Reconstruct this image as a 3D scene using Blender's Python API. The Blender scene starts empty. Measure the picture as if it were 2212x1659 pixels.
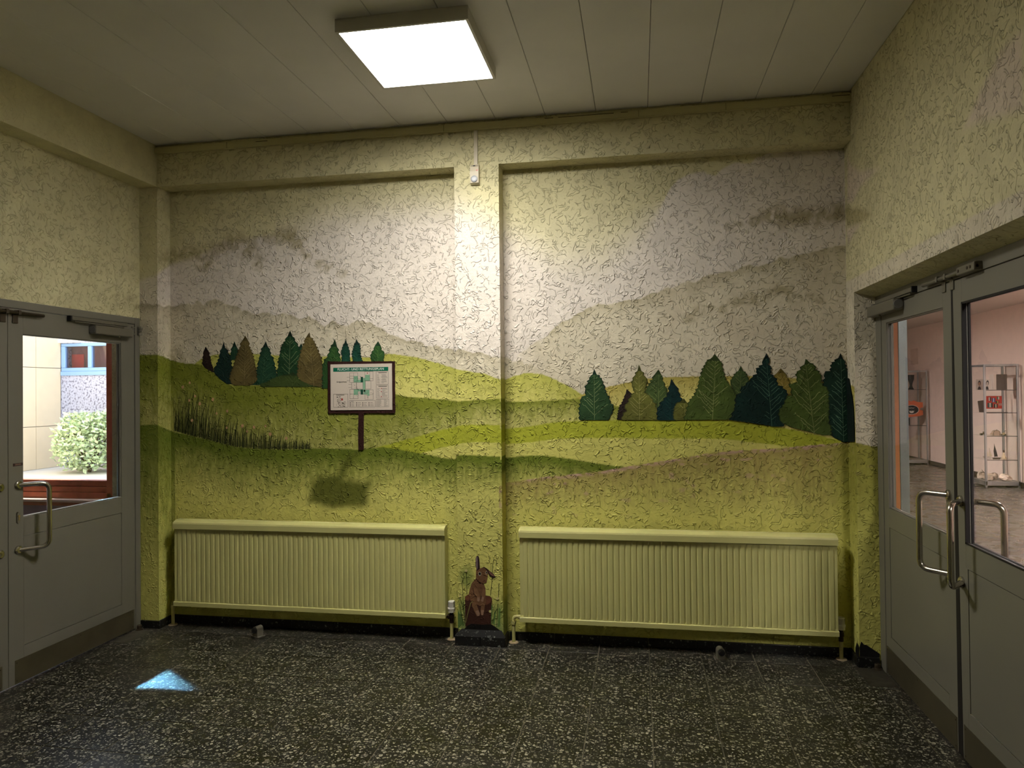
import bpy, bmesh, math, random
import numpy as np
from mathutils import Vector, Matrix

# ------------------------------------------------------------------ camera, world, sun, exposure
scene = bpy.context.scene
COL = scene.collection
cam_data = bpy.data.cameras.new('camera'); cam = bpy.data.objects.new('camera', cam_data); COL.objects.link(cam)
cam_data.sensor_fit = 'HORIZONTAL'; cam_data.sensor_width = 36.0
cam_data.lens = 36.0 * 1540.4 / 2212.0
cam_data.clip_start = 0.05; cam_data.clip_end = 200
YAW, PITCH, ROLL = -0.1753, 0.0111, -0.0104
_f = Vector((math.sin(YAW)*math.cos(PITCH), math.cos(YAW)*math.cos(PITCH), math.sin(PITCH)))
_r = Vector((math.cos(YAW), -math.sin(YAW), 0)); _u = _r.cross(_f)
_r2 = math.cos(ROLL)*_r + math.sin(ROLL)*_u; _u2 = -math.sin(ROLL)*_r + math.cos(ROLL)*_u
M = Matrix.Identity(4)
for i in range(3):
    M[i][0], M[i][1], M[i][2] = _r2[i], _u2[i], -_f[i]
M[2][3] = 1.5
cam.matrix_world = M
scene.camera = cam

world = bpy.data.worlds.new('sky'); scene.world = world; world.use_nodes = True
_bg = world.node_tree.nodes['Background']
_bg.inputs['Color'].default_value = (0.66, 0.80, 1.0, 1); _bg.inputs['Strength'].default_value = 2.4
sun_d = bpy.data.lights.new('sun', 'SUN'); sun_d.energy = 11.0; sun_d.angle = 0.009; sun_d.color = (1, .96, .9)
sun = bpy.data.objects.new('sun', sun_d); COL.objects.link(sun)
sun.location = (3, 9, 12)
sun.rotation_euler = Vector((0.55, 0.28, 0.78)).to_track_quat('Z', 'Y').to_euler()
LAMP = 46.0        # radiance of the room's ceiling panel
HALL_FILL = 140.0   # radiance of the unseen panels added to light the hall
scene.cycles.max_bounces = 8
vs = scene.view_settings
vs.view_transform = 'Standard'; vs.look = 'None'; vs.gamma = 1; vs.use_curve_mapping = False
vs.exposure = 0.6

# ------------------------------------------------------------------ dimensions (metres)
YB, REC, H = 4.142, 0.13, 3.12
YR = YB + REC
XL, XB, XR, XF = -3.189, -3.060, 1.157, 1.268
ZL, XPL, XPR, YOP = 2.854, -1.073, -0.801, 4.127
YREAR = -2.6

# outlines traced as metres on the walls: along the wall, height
DATA = {
 'curves': {
  'mist': [[-3.315,2.102],[-3.191,2.083],[-3.099,2.079],[-2.951,2.095],[-2.917,2.112],[-2.85,2.116],[-2.816,2.106],[-2.749,2.119],[-2.683,2.111],[-2.584,2.068],[-2.518,2.045],[-2.453,2.019],[-2.355,2.028],[-2.29,2.014],[-2.226,2.025],[-2.162,1.981],[-2.066,1.984],[-1.972,1.931],[-1.909,1.953],[-1.847,1.928],[-1.753,1.961],[-1.661,1.946],[-1.599,1.901],[-1.448,1.83],[-1.298,1.798],[-1.072,1.743],[-0.916,1.724],[-0.796,1.708],[-0.801,1.703],[-0.687,1.672],[-0.574,1.628],[-0.379,1.542],[-0.214,1.485],[1.145,1.342]],
  'mistr': [[-0.791,1.656],[-0.657,1.764],[-0.572,1.816],[-0.487,1.884],[-0.403,1.932],[-0.347,1.958],[-0.305,1.993],[-0.263,2.011],[-0.181,2.014],[-0.126,2.02],[0.063,2.047],[0.144,2.085],[0.277,2.135],[0.329,2.122],[0.408,2.157],[0.486,2.18],[0.538,2.173],[0.641,2.212],[0.692,2.199],[0.793,2.237],[0.944,2.262],[1.043,2.289],[1.157,2.3]],
  'h1': [[-3.317,1.545],[-2.954,1.665],[-2.903,1.695],[-2.819,1.749],[-2.718,1.768],[-2.619,1.775],[-2.422,1.762],[-2.292,1.751],[-1.973,1.739],[-1.662,1.727],[-1.601,1.752],[-1.509,1.745],[-1.359,1.722],[-1.21,1.681],[-1.113,1.648],[-1.03,1.632],[-0.889,1.608],[-0.806,1.574],[-0.802,1.573],[-0.745,1.597],[-0.659,1.616],[-0.574,1.606],[-0.49,1.571],[-0.407,1.529],[-0.311,1.467],[-0.215,1.403],[1.124,1.082]],
  'h1b': [[-0.805,1.35],[-0.38,1.445],[-0.297,1.5],[-0.214,1.518],[-0.105,1.539],[0.003,1.565],[0.111,1.577],[0.217,1.578],[0.452,1.58],[0.683,1.577],[0.834,1.567],[1.057,1.538],[1.145,1.526],[1.288,1.51],[1.336,-0.494]],
  'h2': [[-3.316,1.768],[-3.199,1.766],[-3.138,1.756],[-3.049,1.735],[-2.954,1.711],[-2.853,1.704],[-2.786,1.672],[-2.719,1.631],[-2.67,1.591],[-2.62,1.563],[-2.423,1.561],[-2.293,1.565],[-2.165,1.567],[-2.006,1.55],[-1.928,1.537],[-1.757,1.524],[-1.49,1.492],[-1.421,1.477],[-1.212,1.46],[-1.115,1.448],[-1.061,1.447],[-0.947,1.454],[-0.812,1.461],[-0.804,1.44],[-0.689,1.439],[-0.548,1.446],[-0.38,1.453],[-0.27,1.452],[-0.106,1.402],[1.126,1.186]],
  'h3': [[-3.32,1.034],[-1.979,1.089],[-1.729,1.135],[-1.637,1.155],[-1.514,1.188],[-1.363,1.228],[-1.214,1.266],[-1.116,1.288],[-1.034,1.306],[-0.92,1.308],[-0.808,1.303],[-0.805,1.277],[-0.691,1.285],[-0.493,1.315],[-0.271,1.326],[-0.107,1.328],[0.054,1.325],[0.214,1.324],[0.397,1.329],[0.526,1.323],[0.679,1.304],[0.83,1.277],[0.979,1.243],[1.077,1.217],[1.138,1.204],[1.264,1.199],[1.336,-0.494]],
  'h4': [[-3.321,0.914],[-1.485,1.063],[-1.364,1.116],[-1.274,1.139],[-1.185,1.165],[-1.117,1.174],[-1.035,1.198],[-0.922,1.204],[-0.81,1.199],[-0.806,1.178],[-0.635,1.195],[-0.494,1.215],[-0.218,1.221],[0.053,1.218],[0.317,1.219],[0.473,1.216],[0.627,1.198],[0.779,1.18],[0.879,1.167],[1.125,1.108]],
  'h5': [[-3.319,1.31],[-3.201,1.313],[-3.174,1.303],[-3.052,1.261],[-2.957,1.242],[-2.822,1.215],[-2.689,1.182],[-2.59,1.161],[-2.426,1.147],[-2.168,1.147],[-1.978,1.154],[-1.853,1.149],[-1.744,1.146],[-1.667,1.155],[-1.575,1.161],[-1.484,1.15],[-1.364,1.127],[-1.275,1.113],[-1.186,1.094],[-1.118,1.091],[-1.069,1.126],[-0.951,1.124],[-0.81,1.119],[-0.807,1.099],[-0.693,1.111],[-0.58,1.114],[-0.495,1.107],[-0.384,1.091],[-0.274,1.072],[-0.097,1.051],[0.05,1.02],[1.12,0.822]],
  'h6': [[-3.33,-0.849],[-1.087,-0.682],[-0.818,-0.661],[-0.818,0.941],[-0.809,0.947],[-0.666,0.968],[-0.553,0.986],[-0.385,1.002],[-0.22,1.023],[-0.097,1.046],[0.051,1.071],[0.184,1.094],[0.316,1.116],[0.42,1.136],[0.575,1.15],[0.728,1.158],[0.879,1.172],[1.028,1.185],[1.138,1.196],[1.272,1.207],[1.308,1.204],[1.408,1.179]],
 },
 'lobes': [[-3.314,2.253],[-3.189,2.288],[-3.049,2.382],[-2.95,2.403],[-2.814,2.434],[-2.764,2.462],[-2.68,2.507],[-2.416,2.525],[-2.286,2.536],[-2.158,2.572],[-1.966,2.643],[-1.654,2.67],[-1.35,2.682],[-1.1,2.668],[-0.908,2.568],[-0.782,2.479],[-0.482,2.297],[-0.205,2.285],[0.014,2.44],[0.15,2.597],[0.204,2.698],[0.245,2.733],[0.311,2.767],[0.39,2.77],[0.455,2.742],[0.494,2.783],[0.572,2.815],[0.649,2.799],[0.687,2.834],[0.751,2.856],[0.952,2.861],[1.185,2.837]],
 'cloud': [[-3.12,2.397,0.039],[-3.035,2.428,0.033],[-2.95,2.439,0.033],[-2.865,2.445,0.036],[-2.798,2.396,0.039],[-2.842,2.352,0.028],[-2.765,2.334,0.028],[-2.714,2.469,0.039],[-2.647,2.496,0.042],[-2.581,2.508,0.044],[-2.482,2.473,0.039],[-2.434,2.381,0.028],[-2.418,2.335,0.022],[-2.515,2.429,0.033],[-2.384,2.514,0.033],[-2.287,2.524,0.033],[-2.222,2.536,0.039],[-2.174,2.504,0.039],[-2.142,2.458,0.036],[-2.111,2.412,0.033],[-2.063,2.38,0.031],[-2.0,2.338,0.025],[-1.937,2.306,0.019],[-1.844,2.267,0.014],[0.528,2.442,0.014],[0.593,2.452,0.019],[0.657,2.462,0.025],[0.721,2.49,0.036],[0.797,2.508,0.042],[0.847,2.465,0.044],[0.922,2.488,0.044],[0.997,2.47,0.05],[1.083,2.479,0.05],[1.145,2.481,0.05],[0.3,1.917,0.019],[0.353,1.964,0.022],[0.418,1.978,0.019],[0.483,1.966,0.019],[0.561,2.006,0.022],[0.625,2.023,0.025],[0.689,2.007,0.022],[0.74,2.054,0.022],[0.791,2.078,0.022],[0.841,2.061,0.022],[0.878,2.028,0.022],[0.953,2.025,0.017],[1.015,2.002,0.017],[-2.971,1.666,0.033],[-3.022,1.759,0.039]],
 'trees': [
  ["painted_tree","back","brown","narrow dark brown painted tree on the left hillside",[[-2.8069,1.8055,-2.7981,1.8053],[-2.8194,1.7878,-2.7815,1.7871],[-2.8195,1.7646,-2.7781,1.7638],[-2.8233,1.7382,-2.771,1.7373],[-2.8279,1.7052,-2.7625,1.704],[-2.8077,1.6783,-2.7532,1.6775],[-2.757,1.6511,-2.744,1.6509]]],
  ["painted_tree","back","blackgreen",None,[[-2.6749,1.8377,-2.672,1.8376],[-2.6851,1.8082,-2.6621,1.8077],[-2.6983,1.7755,-2.6443,1.7744],[-2.7043,1.7426,-2.623,1.7411],[-2.7241,1.6968,-2.6197,1.695],[-2.7439,1.6674,-2.6127,1.6653],[-2.7354,1.6376,-2.6129,1.6358],[-2.6923,1.5974,-2.606,1.5963],[-2.6492,1.5705,-2.6026,1.5699]]],
  ["painted_tree","back","dark",None,[[-2.5987,1.836,-2.5944,1.8359],[-2.6117,1.8132,-2.5795,1.8126],[-2.6177,1.7871,-2.5725,1.7861],[-2.6229,1.7609,-2.5727,1.7599],[-2.6267,1.728,-2.5729,1.7271]]],
  ["painted_tree","back","dark",None,[[-2.377,1.8311,-2.3714,1.8309],[-2.3948,1.8086,-2.3595,1.8079],[-2.402,1.7827,-2.3457,1.7815],[-2.4128,1.7568,-2.3423,1.7554],[-2.4215,1.7243,-2.3215,1.7225],[-2.4274,1.6853,-2.3148,1.6834],[-2.4383,1.6463,-2.3045,1.6443],[-2.4456,1.6203,-2.2977,1.6182],[-2.4458,1.5876,-2.3295,1.5861],[-2.4778,1.5684,-2.393,1.5674],[-2.485,1.5633,-2.4071,1.5624]]],
  ["painted_tree","back","dark",None,[[-2.1327,1.8128,-2.1224,1.8125],[-2.1467,1.7969,-2.1156,1.7962],[-2.1538,1.7712,-2.1192,1.7705],[-2.1541,1.7389,-2.1264,1.7384],[-2.1529,1.7066,-2.1335,1.7062]]],
  ["painted_tree","back","leaf",None,[[-2.2084,1.8967,-2.2001,1.8965],[-2.2225,1.873,-2.1877,1.8722],[-2.2367,1.8442,-2.1706,1.8427],[-2.2613,1.8123,-2.1501,1.8099],[-2.2722,1.7671,-2.1331,1.7643],[-2.283,1.7218,-2.1334,1.7191],[-2.2868,1.6764,-2.1407,1.6741],[-2.2955,1.6376,-2.1479,1.6354],[-2.2978,1.613,-2.155,1.611]]],
  ["painted_bush","back","bush","low olive painted bush at the foot of the left trees",[[-2.1965,1.6297,-2.1792,1.6294],[-2.2662,1.621,-2.1584,1.6194],[-2.3364,1.5992,-2.1482,1.5967],[-2.3647,1.5801,-2.1138,1.5769],[-2.4141,1.5677,-2.045,1.5632],[-2.4072,1.55,-1.9938,1.5452]]],
  ["painted_tree","back","olive","olive brown painted tree, left of the pair",[[-2.5213,1.8716,-2.5142,1.8715],[-2.54,1.8511,-2.4972,1.8501],[-2.5509,1.8185,-2.4939,1.8173],[-2.569,1.7795,-2.475,1.7776],[-2.5836,1.7404,-2.4625,1.7381],[-2.5982,1.6947,-2.4522,1.6922],[-2.6164,1.6555,-2.4454,1.6529],[-2.6274,1.6163,-2.4407,1.6137],[-2.6275,1.5965,-2.4366,1.594],[-2.6134,1.5701,-2.4637,1.5683],[-2.5919,1.5619,-2.4921,1.5608]]],
  ["painted_tree","back","olive",None,[[-2.0756,1.8824,-2.0659,1.8822],[-2.0943,1.8635,-2.0633,1.8628],[-2.105,1.8283,-2.0361,1.8268],[-2.1225,1.7899,-2.0193,1.7878],[-2.1367,1.745,-1.9991,1.7424],[-2.1509,1.7001,-1.9857,1.6972],[-2.1477,1.6613,-1.9826,1.6586],[-2.1584,1.6227,-1.9795,1.6201],[-2.1276,1.5835,-1.9832,1.5817],[-2.0657,1.557,-1.9869,1.556],[-2.0109,1.5448,-1.9917,1.5446]]],
  ["painted_tree","back","mid",None,[[-1.9008,1.8353,-1.8953,1.8351],[-1.9235,1.7986,-1.8827,1.7978],[-1.934,1.7668,-1.8762,1.7656],[-1.9479,1.735,-1.8663,1.7335],[-1.972,1.7034,-1.8632,1.7015],[-1.9825,1.6715,-1.9279,1.6706],[-1.9816,1.6201,-1.9284,1.6194],[-1.9832,1.5817,-1.9287,1.581],[-1.9822,1.5355,-1.929,1.5349]]],
  ["painted_tree","back","teal",None,[[-1.8276,1.8336,-1.8195,1.8334],[-1.842,1.8033,-1.8116,1.8026],[-1.8559,1.7652,-1.7984,1.7641],[-1.8493,1.7395,-1.7987,1.7386],[-1.853,1.7013,-1.799,1.7003]]],
  ["painted_tree","back","teal",None,[[-1.7555,1.8332,-1.7494,1.8331],[-1.7678,1.808,-1.7322,1.8073],[-1.7748,1.7763,-1.7277,1.7754],[-1.7818,1.7446,-1.728,1.7436],[-1.7754,1.6999,-1.715,1.6989]]],
  ["painted_tree","back","mid",None,[[-1.6172,1.8143,-1.6006,1.8139],[-1.6307,1.7987,-1.5908,1.7979],[-1.6375,1.7735,-1.5877,1.7725],[-1.651,1.7548,-1.568,1.7531],[-1.6579,1.7296,-1.5715,1.7279],[-1.6502,1.6977,-1.5784,1.6965]]],
  ["painted_tree","back","leaf2","lone dark green painted tree left of the right grove",[[-0.2604,1.6195,-0.2553,1.6194],[-0.2682,1.5984,-0.2429,1.598],[-0.2876,1.5689,-0.2159,1.568],[-0.2942,1.5478,-0.2077,1.5467],[-0.3115,1.514,-0.1997,1.5127],[-0.3099,1.4757,-0.1833,1.4745],[-0.3355,1.4589,-0.1731,1.4575],[-0.3401,1.4292,-0.165,1.4278],[-0.3445,1.4122,-0.1477,1.4108],[-0.347,1.3824,-0.153,1.3813],[-0.3465,1.3569,-0.1638,1.356],[-0.3455,1.3279,-0.1788,1.3274]]],
  ["painted_tree","back","brown",None,[[-0.0766,1.4966,-0.0599,1.4965],[-0.0747,1.4819,-0.0373,1.4815],[-0.0833,1.4567,-0.0397,1.4563],[-0.0983,1.4231,-0.0442,1.4227],[-0.111,1.4064,-0.0569,1.406],[-0.1176,1.3727,-0.0739,1.3725],[-0.1244,1.3297,-0.0744,1.3296]]],
  ["painted_tree","back","greygreen",None,[[0.1147,1.6095,0.1208,1.6095],[0.094,1.5931,0.1329,1.5926],[0.0833,1.564,0.1366,1.5633],[0.0603,1.5308,0.1505,1.5297],[0.0393,1.4933,0.1622,1.4921],[0.039,1.4724,0.1701,1.4712],[0.0757,1.4469,0.1576,1.4463],[0.0958,1.4133,0.1368,1.4131],[0.0996,1.3841,0.1241,1.3839]]],
  ["painted_tree","back","moss",None,[[0.0031,1.6406,0.0064,1.6406],[-0.0046,1.6156,0.0181,1.6152],[-0.0152,1.5947,0.0302,1.5941],[-0.0322,1.5613,0.0504,1.5602],[-0.0366,1.5404,0.046,1.5393],[-0.0307,1.5151,0.0396,1.5143],[-0.0206,1.4898,0.0351,1.4892],[-0.0437,1.4648,0.0677,1.4637],[-0.0586,1.4355,0.0838,1.4343],[-0.0818,1.4062,0.0998,1.405],[-0.0696,1.3808,0.1118,1.3798],[-0.0907,1.3557,0.1115,1.3548],[-0.0994,1.3271,0.1091,1.3264]]],
  ["painted_tree","back","teal2",None,[[0.1883,1.5543,0.1915,1.5542],[0.181,1.5294,0.2136,1.529],[0.1765,1.4961,0.2273,1.4956],[0.1659,1.4629,0.237,1.4622],[0.1453,1.4422,0.2469,1.4414],[0.1245,1.4131,0.2141,1.4125],[0.1077,1.3799,0.2056,1.3793],[0.1074,1.3506,0.2072,1.3502],[0.1111,1.3247,0.213,1.3244]]],
  ["painted_bush","back","moss",None,[[0.2549,1.4371,0.2671,1.437],[0.2204,1.4249,0.279,1.4245],[0.2058,1.4001,0.311,1.3994],[0.2035,1.3793,0.3308,1.3786],[0.1991,1.3502,0.3505,1.3496],[0.2049,1.3269,0.3702,1.3264]]],
  ["painted_tree","back","greygreen",None,[[0.5795,1.6238,0.5846,1.6237],[0.5675,1.6068,0.5931,1.6064],[0.5535,1.5947,0.6067,1.5939],[0.5334,1.5662,0.62,1.5651],[0.5232,1.5417,0.6256,1.5404],[0.5327,1.517,0.6076,1.5161],[0.5481,1.484,0.5914,1.4836],[0.5478,1.4594,0.5872,1.459]]],
  ["painted_tree","back","moss2",None,[[0.4303,1.6907,0.4511,1.6903],[0.3936,1.6672,0.4689,1.6658],[0.3669,1.6111,0.4811,1.6094],[0.3505,1.5602,0.4933,1.5584],[0.3421,1.5119,0.5287,1.5098],[0.3206,1.469,0.5538,1.4668],[0.294,1.4369,0.556,1.4348],[0.2775,1.3831,0.5476,1.3815],[0.2611,1.3279,0.5186,1.327]]],
  ["painted_tree","back","ochre",None,[[0.7966,1.6053,0.8036,1.6052],[0.7782,1.5913,0.8227,1.5907],[0.7644,1.5712,0.832,1.5703],[0.7602,1.5469,0.8413,1.5458],[0.783,1.5141,0.8524,1.5133],[0.8133,1.4732,0.8576,1.4728]]],
  ["painted_tree","back","teal3",None,[[0.7195,1.6933,0.7272,1.6931],[0.7075,1.6739,0.7386,1.6734],[0.7012,1.6414,0.7304,1.6409],[0.6835,1.6254,0.7457,1.6244],[0.6676,1.6114,0.7436,1.6102],[0.6712,1.5889,0.7413,1.5878],[0.6476,1.5729,0.7586,1.5713],[0.6316,1.5485,0.7757,1.5467],[0.6077,1.5243,0.7811,1.5222],[0.5799,1.5082,0.8099,1.5057],[0.5816,1.4837,0.8308,1.4811],[0.5537,1.4593,0.8285,1.4568],[0.5512,1.4225,0.8164,1.4205],[0.5428,1.3815,0.8159,1.3799],[0.5304,1.3447,0.8115,1.3435],[0.5143,1.3242,0.8112,1.3232],[0.6322,1.3075,0.811,1.307],[0.7566,1.2869,0.8107,1.2868]]],
  ["painted_tree","back","blackgreen2",None,[[1.1192,1.6856,1.1248,1.6855],[1.1057,1.6666,1.1339,1.6661],[1.0752,1.6391,1.1429,1.638],[1.067,1.5991,1.1517,1.5978],[1.0367,1.5935,1.157,1.5917],[1.0362,1.5594,1.157,1.5578],[1.0261,1.5113,1.157,1.5098],[1.0498,1.4548,1.157,1.4539],[1.0566,1.3986,1.157,1.3979],[1.0557,1.3385,1.157,1.338],[1.0605,1.2783,1.157,1.2782],[1.0767,1.2262,1.157,1.2263],[1.129,1.2003,1.157,1.2004]]],
  ["painted_tree","right","blackgreen2",None,[[1.1571,1.5577,1.2038,1.5569],[1.1571,1.5098,1.2282,1.5094],[1.1571,1.4539,1.2584,1.4547],[1.1571,1.3979,1.279,1.4006],[1.1571,1.338,1.285,1.3428],[1.1571,1.2782,1.2885,1.2849],[1.1571,1.2263,1.2884,1.2347],[1.1571,1.2004,1.291,1.2098]]],
  ["painted_tree","back","moss2",None,[[0.9292,1.657,0.9406,1.6567],[0.927,1.6376,0.9766,1.6368],[0.9075,1.6096,0.9838,1.6084],[0.8861,1.5897,1.0063,1.588],[0.8858,1.5695,1.0174,1.5677],[0.8911,1.5371,1.0131,1.5356],[0.8429,1.5215,1.0205,1.5194],[0.858,1.5011,1.0486,1.499],[0.8594,1.4647,1.0537,1.4628],[0.8303,1.4487,1.0535,1.4468],[0.8203,1.4204,1.0531,1.4187],[0.7888,1.376,1.0544,1.3746],[0.7883,1.3436,1.052,1.3425],[0.8033,1.307,1.0515,1.3064],[0.8645,1.2786,1.0624,1.2783],[1.0165,1.2382,1.0637,1.2382]]],
 ],
 'hare': {
  'stump': [[-1.0305,0.2848],[-1.0071,0.2996],[-0.9821,0.2936],[-0.9073,0.2966],[-0.879,0.2942],[-0.8668,0.2809],[-0.8689,0.2497],[-0.8728,0.2151],[-0.8738,0.1149],[-1.0305,0.1075],[-1.0313,0.2083]],
  'stumpl': [[-1.0305,0.2848],[-1.0106,0.2995],[-1.0019,0.2824],[-1.0056,0.2649],[-1.0146,0.2593],[-1.0271,0.2675]],
  'stumpr': [[-0.9056,0.2915],[-0.879,0.2942],[-0.8685,0.2808],[-0.8759,0.2564],[-0.9008,0.2398],[-0.9096,0.2515]],
  'body': [[-0.9633,0.395],[-0.9421,0.3749],[-0.9138,0.3621],[-0.9051,0.3382],[-0.9056,0.2966],[-0.9023,0.2657],[-0.9079,0.2412],[-0.9223,0.2268],[-0.9506,0.2394],[-0.9826,0.2416],[-0.9985,0.2652],[-1.007,0.3065],[-0.9996,0.3346],[-0.9885,0.3663]],
  'head': [[-0.9609,0.4471],[-0.9484,0.451],[-0.9306,0.4585],[-0.9127,0.4625],[-0.8987,0.4491],[-0.89,0.4287],[-0.8921,0.4044],[-0.8995,0.373],[-0.9137,0.369],[-0.9386,0.3646],[-0.9527,0.378],[-0.9631,0.4054]],
  'ear': [[-0.9639,0.5094],[-0.9584,0.527],[-0.9512,0.5307],[-0.9441,0.5257],[-0.9407,0.5067],[-0.9377,0.4548],[-0.9485,0.4458],[-0.9574,0.4403],[-0.9632,0.4713]],
  'earin': [[-0.9617,0.5095],[-0.9577,0.5235],[-0.9534,0.5254],[-0.9507,0.5064],[-0.9509,0.4578],[-0.9563,0.4455],[-0.9611,0.4714]],
  'ear2': [[-0.927,0.4586],[-0.9127,0.466],[-0.8951,0.4562],[-0.8705,0.4362],[-0.8529,0.423],[-0.8443,0.4078],[-0.8567,0.4039],[-0.8778,0.4118],[-0.8883,0.4287],[-0.8987,0.4491],[-0.9128,0.4608]],
  'ear2in': [[-0.8881,0.446],[-0.8705,0.4328],[-0.8547,0.4195],[-0.8495,0.411],[-0.8707,0.4172],[-0.8829,0.4306]],
  'arm': [[[-0.9816,0.3422],[-0.9567,0.3362],[-0.9428,0.3021],[-0.9396,0.2711],[-0.9468,0.2586],[-0.9557,0.2635],[-0.959,0.2841],[-0.9749,0.3043]],[[-0.9211,0.3376],[-0.9052,0.3347],[-0.9073,0.2966],[-0.9183,0.2615],[-0.929,0.2583],[-0.9342,0.2713],[-0.9304,0.2957]]],
  'paw': [[[-0.9555,0.2825],[-0.943,0.2865],[-0.9396,0.2676],[-0.9468,0.2583],[-0.9557,0.2635]],[[-0.9323,0.2852],[-0.9163,0.2893],[-0.9183,0.2633],[-0.9273,0.2584],[-0.9343,0.2685]]],
  'leg': [[[-0.9896,0.2586],[-0.9647,0.2527],[-0.9543,0.2254],[-0.9404,0.1879],[-0.9441,0.1739],[-0.9584,0.1715],[-0.9794,0.2105],[-0.9899,0.2309]],[[-0.9291,0.2542],[-0.9078,0.2481],[-0.9135,0.2133],[-0.921,0.1784],[-0.9334,0.1796],[-0.9367,0.2089]]],
  'foot': [[[-0.967,0.2041],[-0.9491,0.2083],[-0.9404,0.1862],[-0.9448,0.1746],[-0.9577,0.1726]],[[-0.9338,0.209],[-0.9146,0.2098],[-0.9217,0.1797],[-0.9327,0.1806]]],
  'eye': [[-0.9391,0.4242],[-0.8989,0.4325]],
  'mouth': [[-0.9207,0.3791],[-0.91,0.3864],[-0.9047,0.3797]],
  'stems': [[[-1.0219,0.4242],[-1.0179,0.3617],[-1.0196,0.2991]],[[-1.0403,0.3853],[-1.0494,0.3641],[-1.0444,0.3329],[-1.0432,0.2704],[-1.0339,0.1213]],[[-1.0593,0.2697],[-1.0472,0.2319],[-1.0368,0.1906],[-1.0338,0.1282]],[[-1.065,0.2416],[-1.0513,0.1726],[-1.0428,0.1278]],[[-0.8754,0.2978],[-0.8657,0.388],[-0.8614,0.4573],[-0.8575,0.4989],[-0.8503,0.5112],[-0.838,0.5029],[-0.8364,0.4857],[-0.84,0.4752]],[[-0.8403,0.113],[-0.836,0.1822],[-0.8318,0.2513]],[[-0.863,0.1361],[-0.8554,0.1882],[-0.8445,0.2094],[-0.8338,0.2236]],[[-0.8279,0.2859],[-0.8235,0.3723]],[[-1.0285,0.1285],[-1.0154,0.1812],[-0.9969,0.2479],[-0.9825,0.2589]]],
  'flowers': [[-1.0218,0.4398],[-1.061,0.2888],[-0.8332,0.2823],[-0.8782,0.2045]],
  'leaves': [[[-1.0762,0.2029],[-1.062,0.1791],[-1.0483,0.1206],[-1.0755,0.0915]],[[-1.0672,0.2067],[-1.0548,0.1864],[-1.0358,0.1142],[-1.0484,0.1102]],[[-0.8552,0.1986],[-0.8446,0.2059],[-0.8524,0.1297],[-0.8648,0.1291]],[[-0.8267,0.2308],[-0.8163,0.2175],[-0.8208,0.1174],[-0.835,0.1133]],[[-0.8725,0.2427],[-0.8637,0.2396],[-0.8666,0.129],[-0.8729,0.1287]]],
  'base': [[-0.9945,0.1266],[-0.9304,0.1243],[-0.8736,0.1287],[-0.8455,0.1128],[-0.8176,0.0934],[-1.0378,0.0933],[-1.0197,0.1115]],
 },
 'sign': {
  'frame': [[-1.9456,1.7059],[-1.4965,1.7001],[-1.4981,1.3747],[-1.9446,1.3757]],
  'sheet': [[-1.9262,1.6863],[-1.5165,1.6815],[-1.519,1.3946],[-1.9272,1.3953]],
  'post': [[-1.7418,1.376],[-1.706,1.3758],[-1.708,1.1455],[-1.7437,1.1453]],
 },
 'pinkflowers': [[-2.921,1.582],[-2.972,1.555],[-2.881,1.493],[-2.925,1.466],[-2.847,1.444],[-2.753,1.471],[-2.727,1.379],[-2.651,1.394],[-2.905,1.334],[-2.655,1.285],[-2.543,1.297],[-2.461,1.288],[-2.51,1.261],[-2.38,1.296],[-2.348,1.243],[-2.235,1.216]],
 'grassbase': [[-3.024,1.267],[-2.957,1.249],[-2.822,1.218],[-2.689,1.185],[-2.59,1.164],[-2.426,1.15],[-2.168,1.151]],
 'shadow': [[-1.714,1.137],[-1.766,1.091],[-1.817,1.017],[-1.848,0.955],[-1.669,0.946],[-1.67,0.893],[-1.695,0.794],[-1.763,0.775],[-1.981,0.777],[-2.082,0.808],[-2.059,0.926],[-2.011,0.971],[-1.892,0.978],[-1.86,1.061],[-1.775,1.137]],
 'rwpale': [[[1.218,2.795],[1.285,2.723],[1.445,2.641],[1.747,2.562],[1.608,2.552],[1.441,2.552],[1.307,2.507],[1.204,2.528]],[[1.179,2.4],[1.463,2.365],[1.324,2.334],[1.209,2.295]],[[2.638,2.424],[2.781,2.513],[2.909,2.579],[3.052,2.582],[3.044,2.333],[2.744,2.404]]],  # right wall: cloud patches, then a paler pink patch further along
 'rwdark': [[[1.185,2.512],[1.451,2.44],[1.634,2.366],[1.463,2.365],[1.197,2.401]]],
}

rng = random.Random(7)
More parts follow.
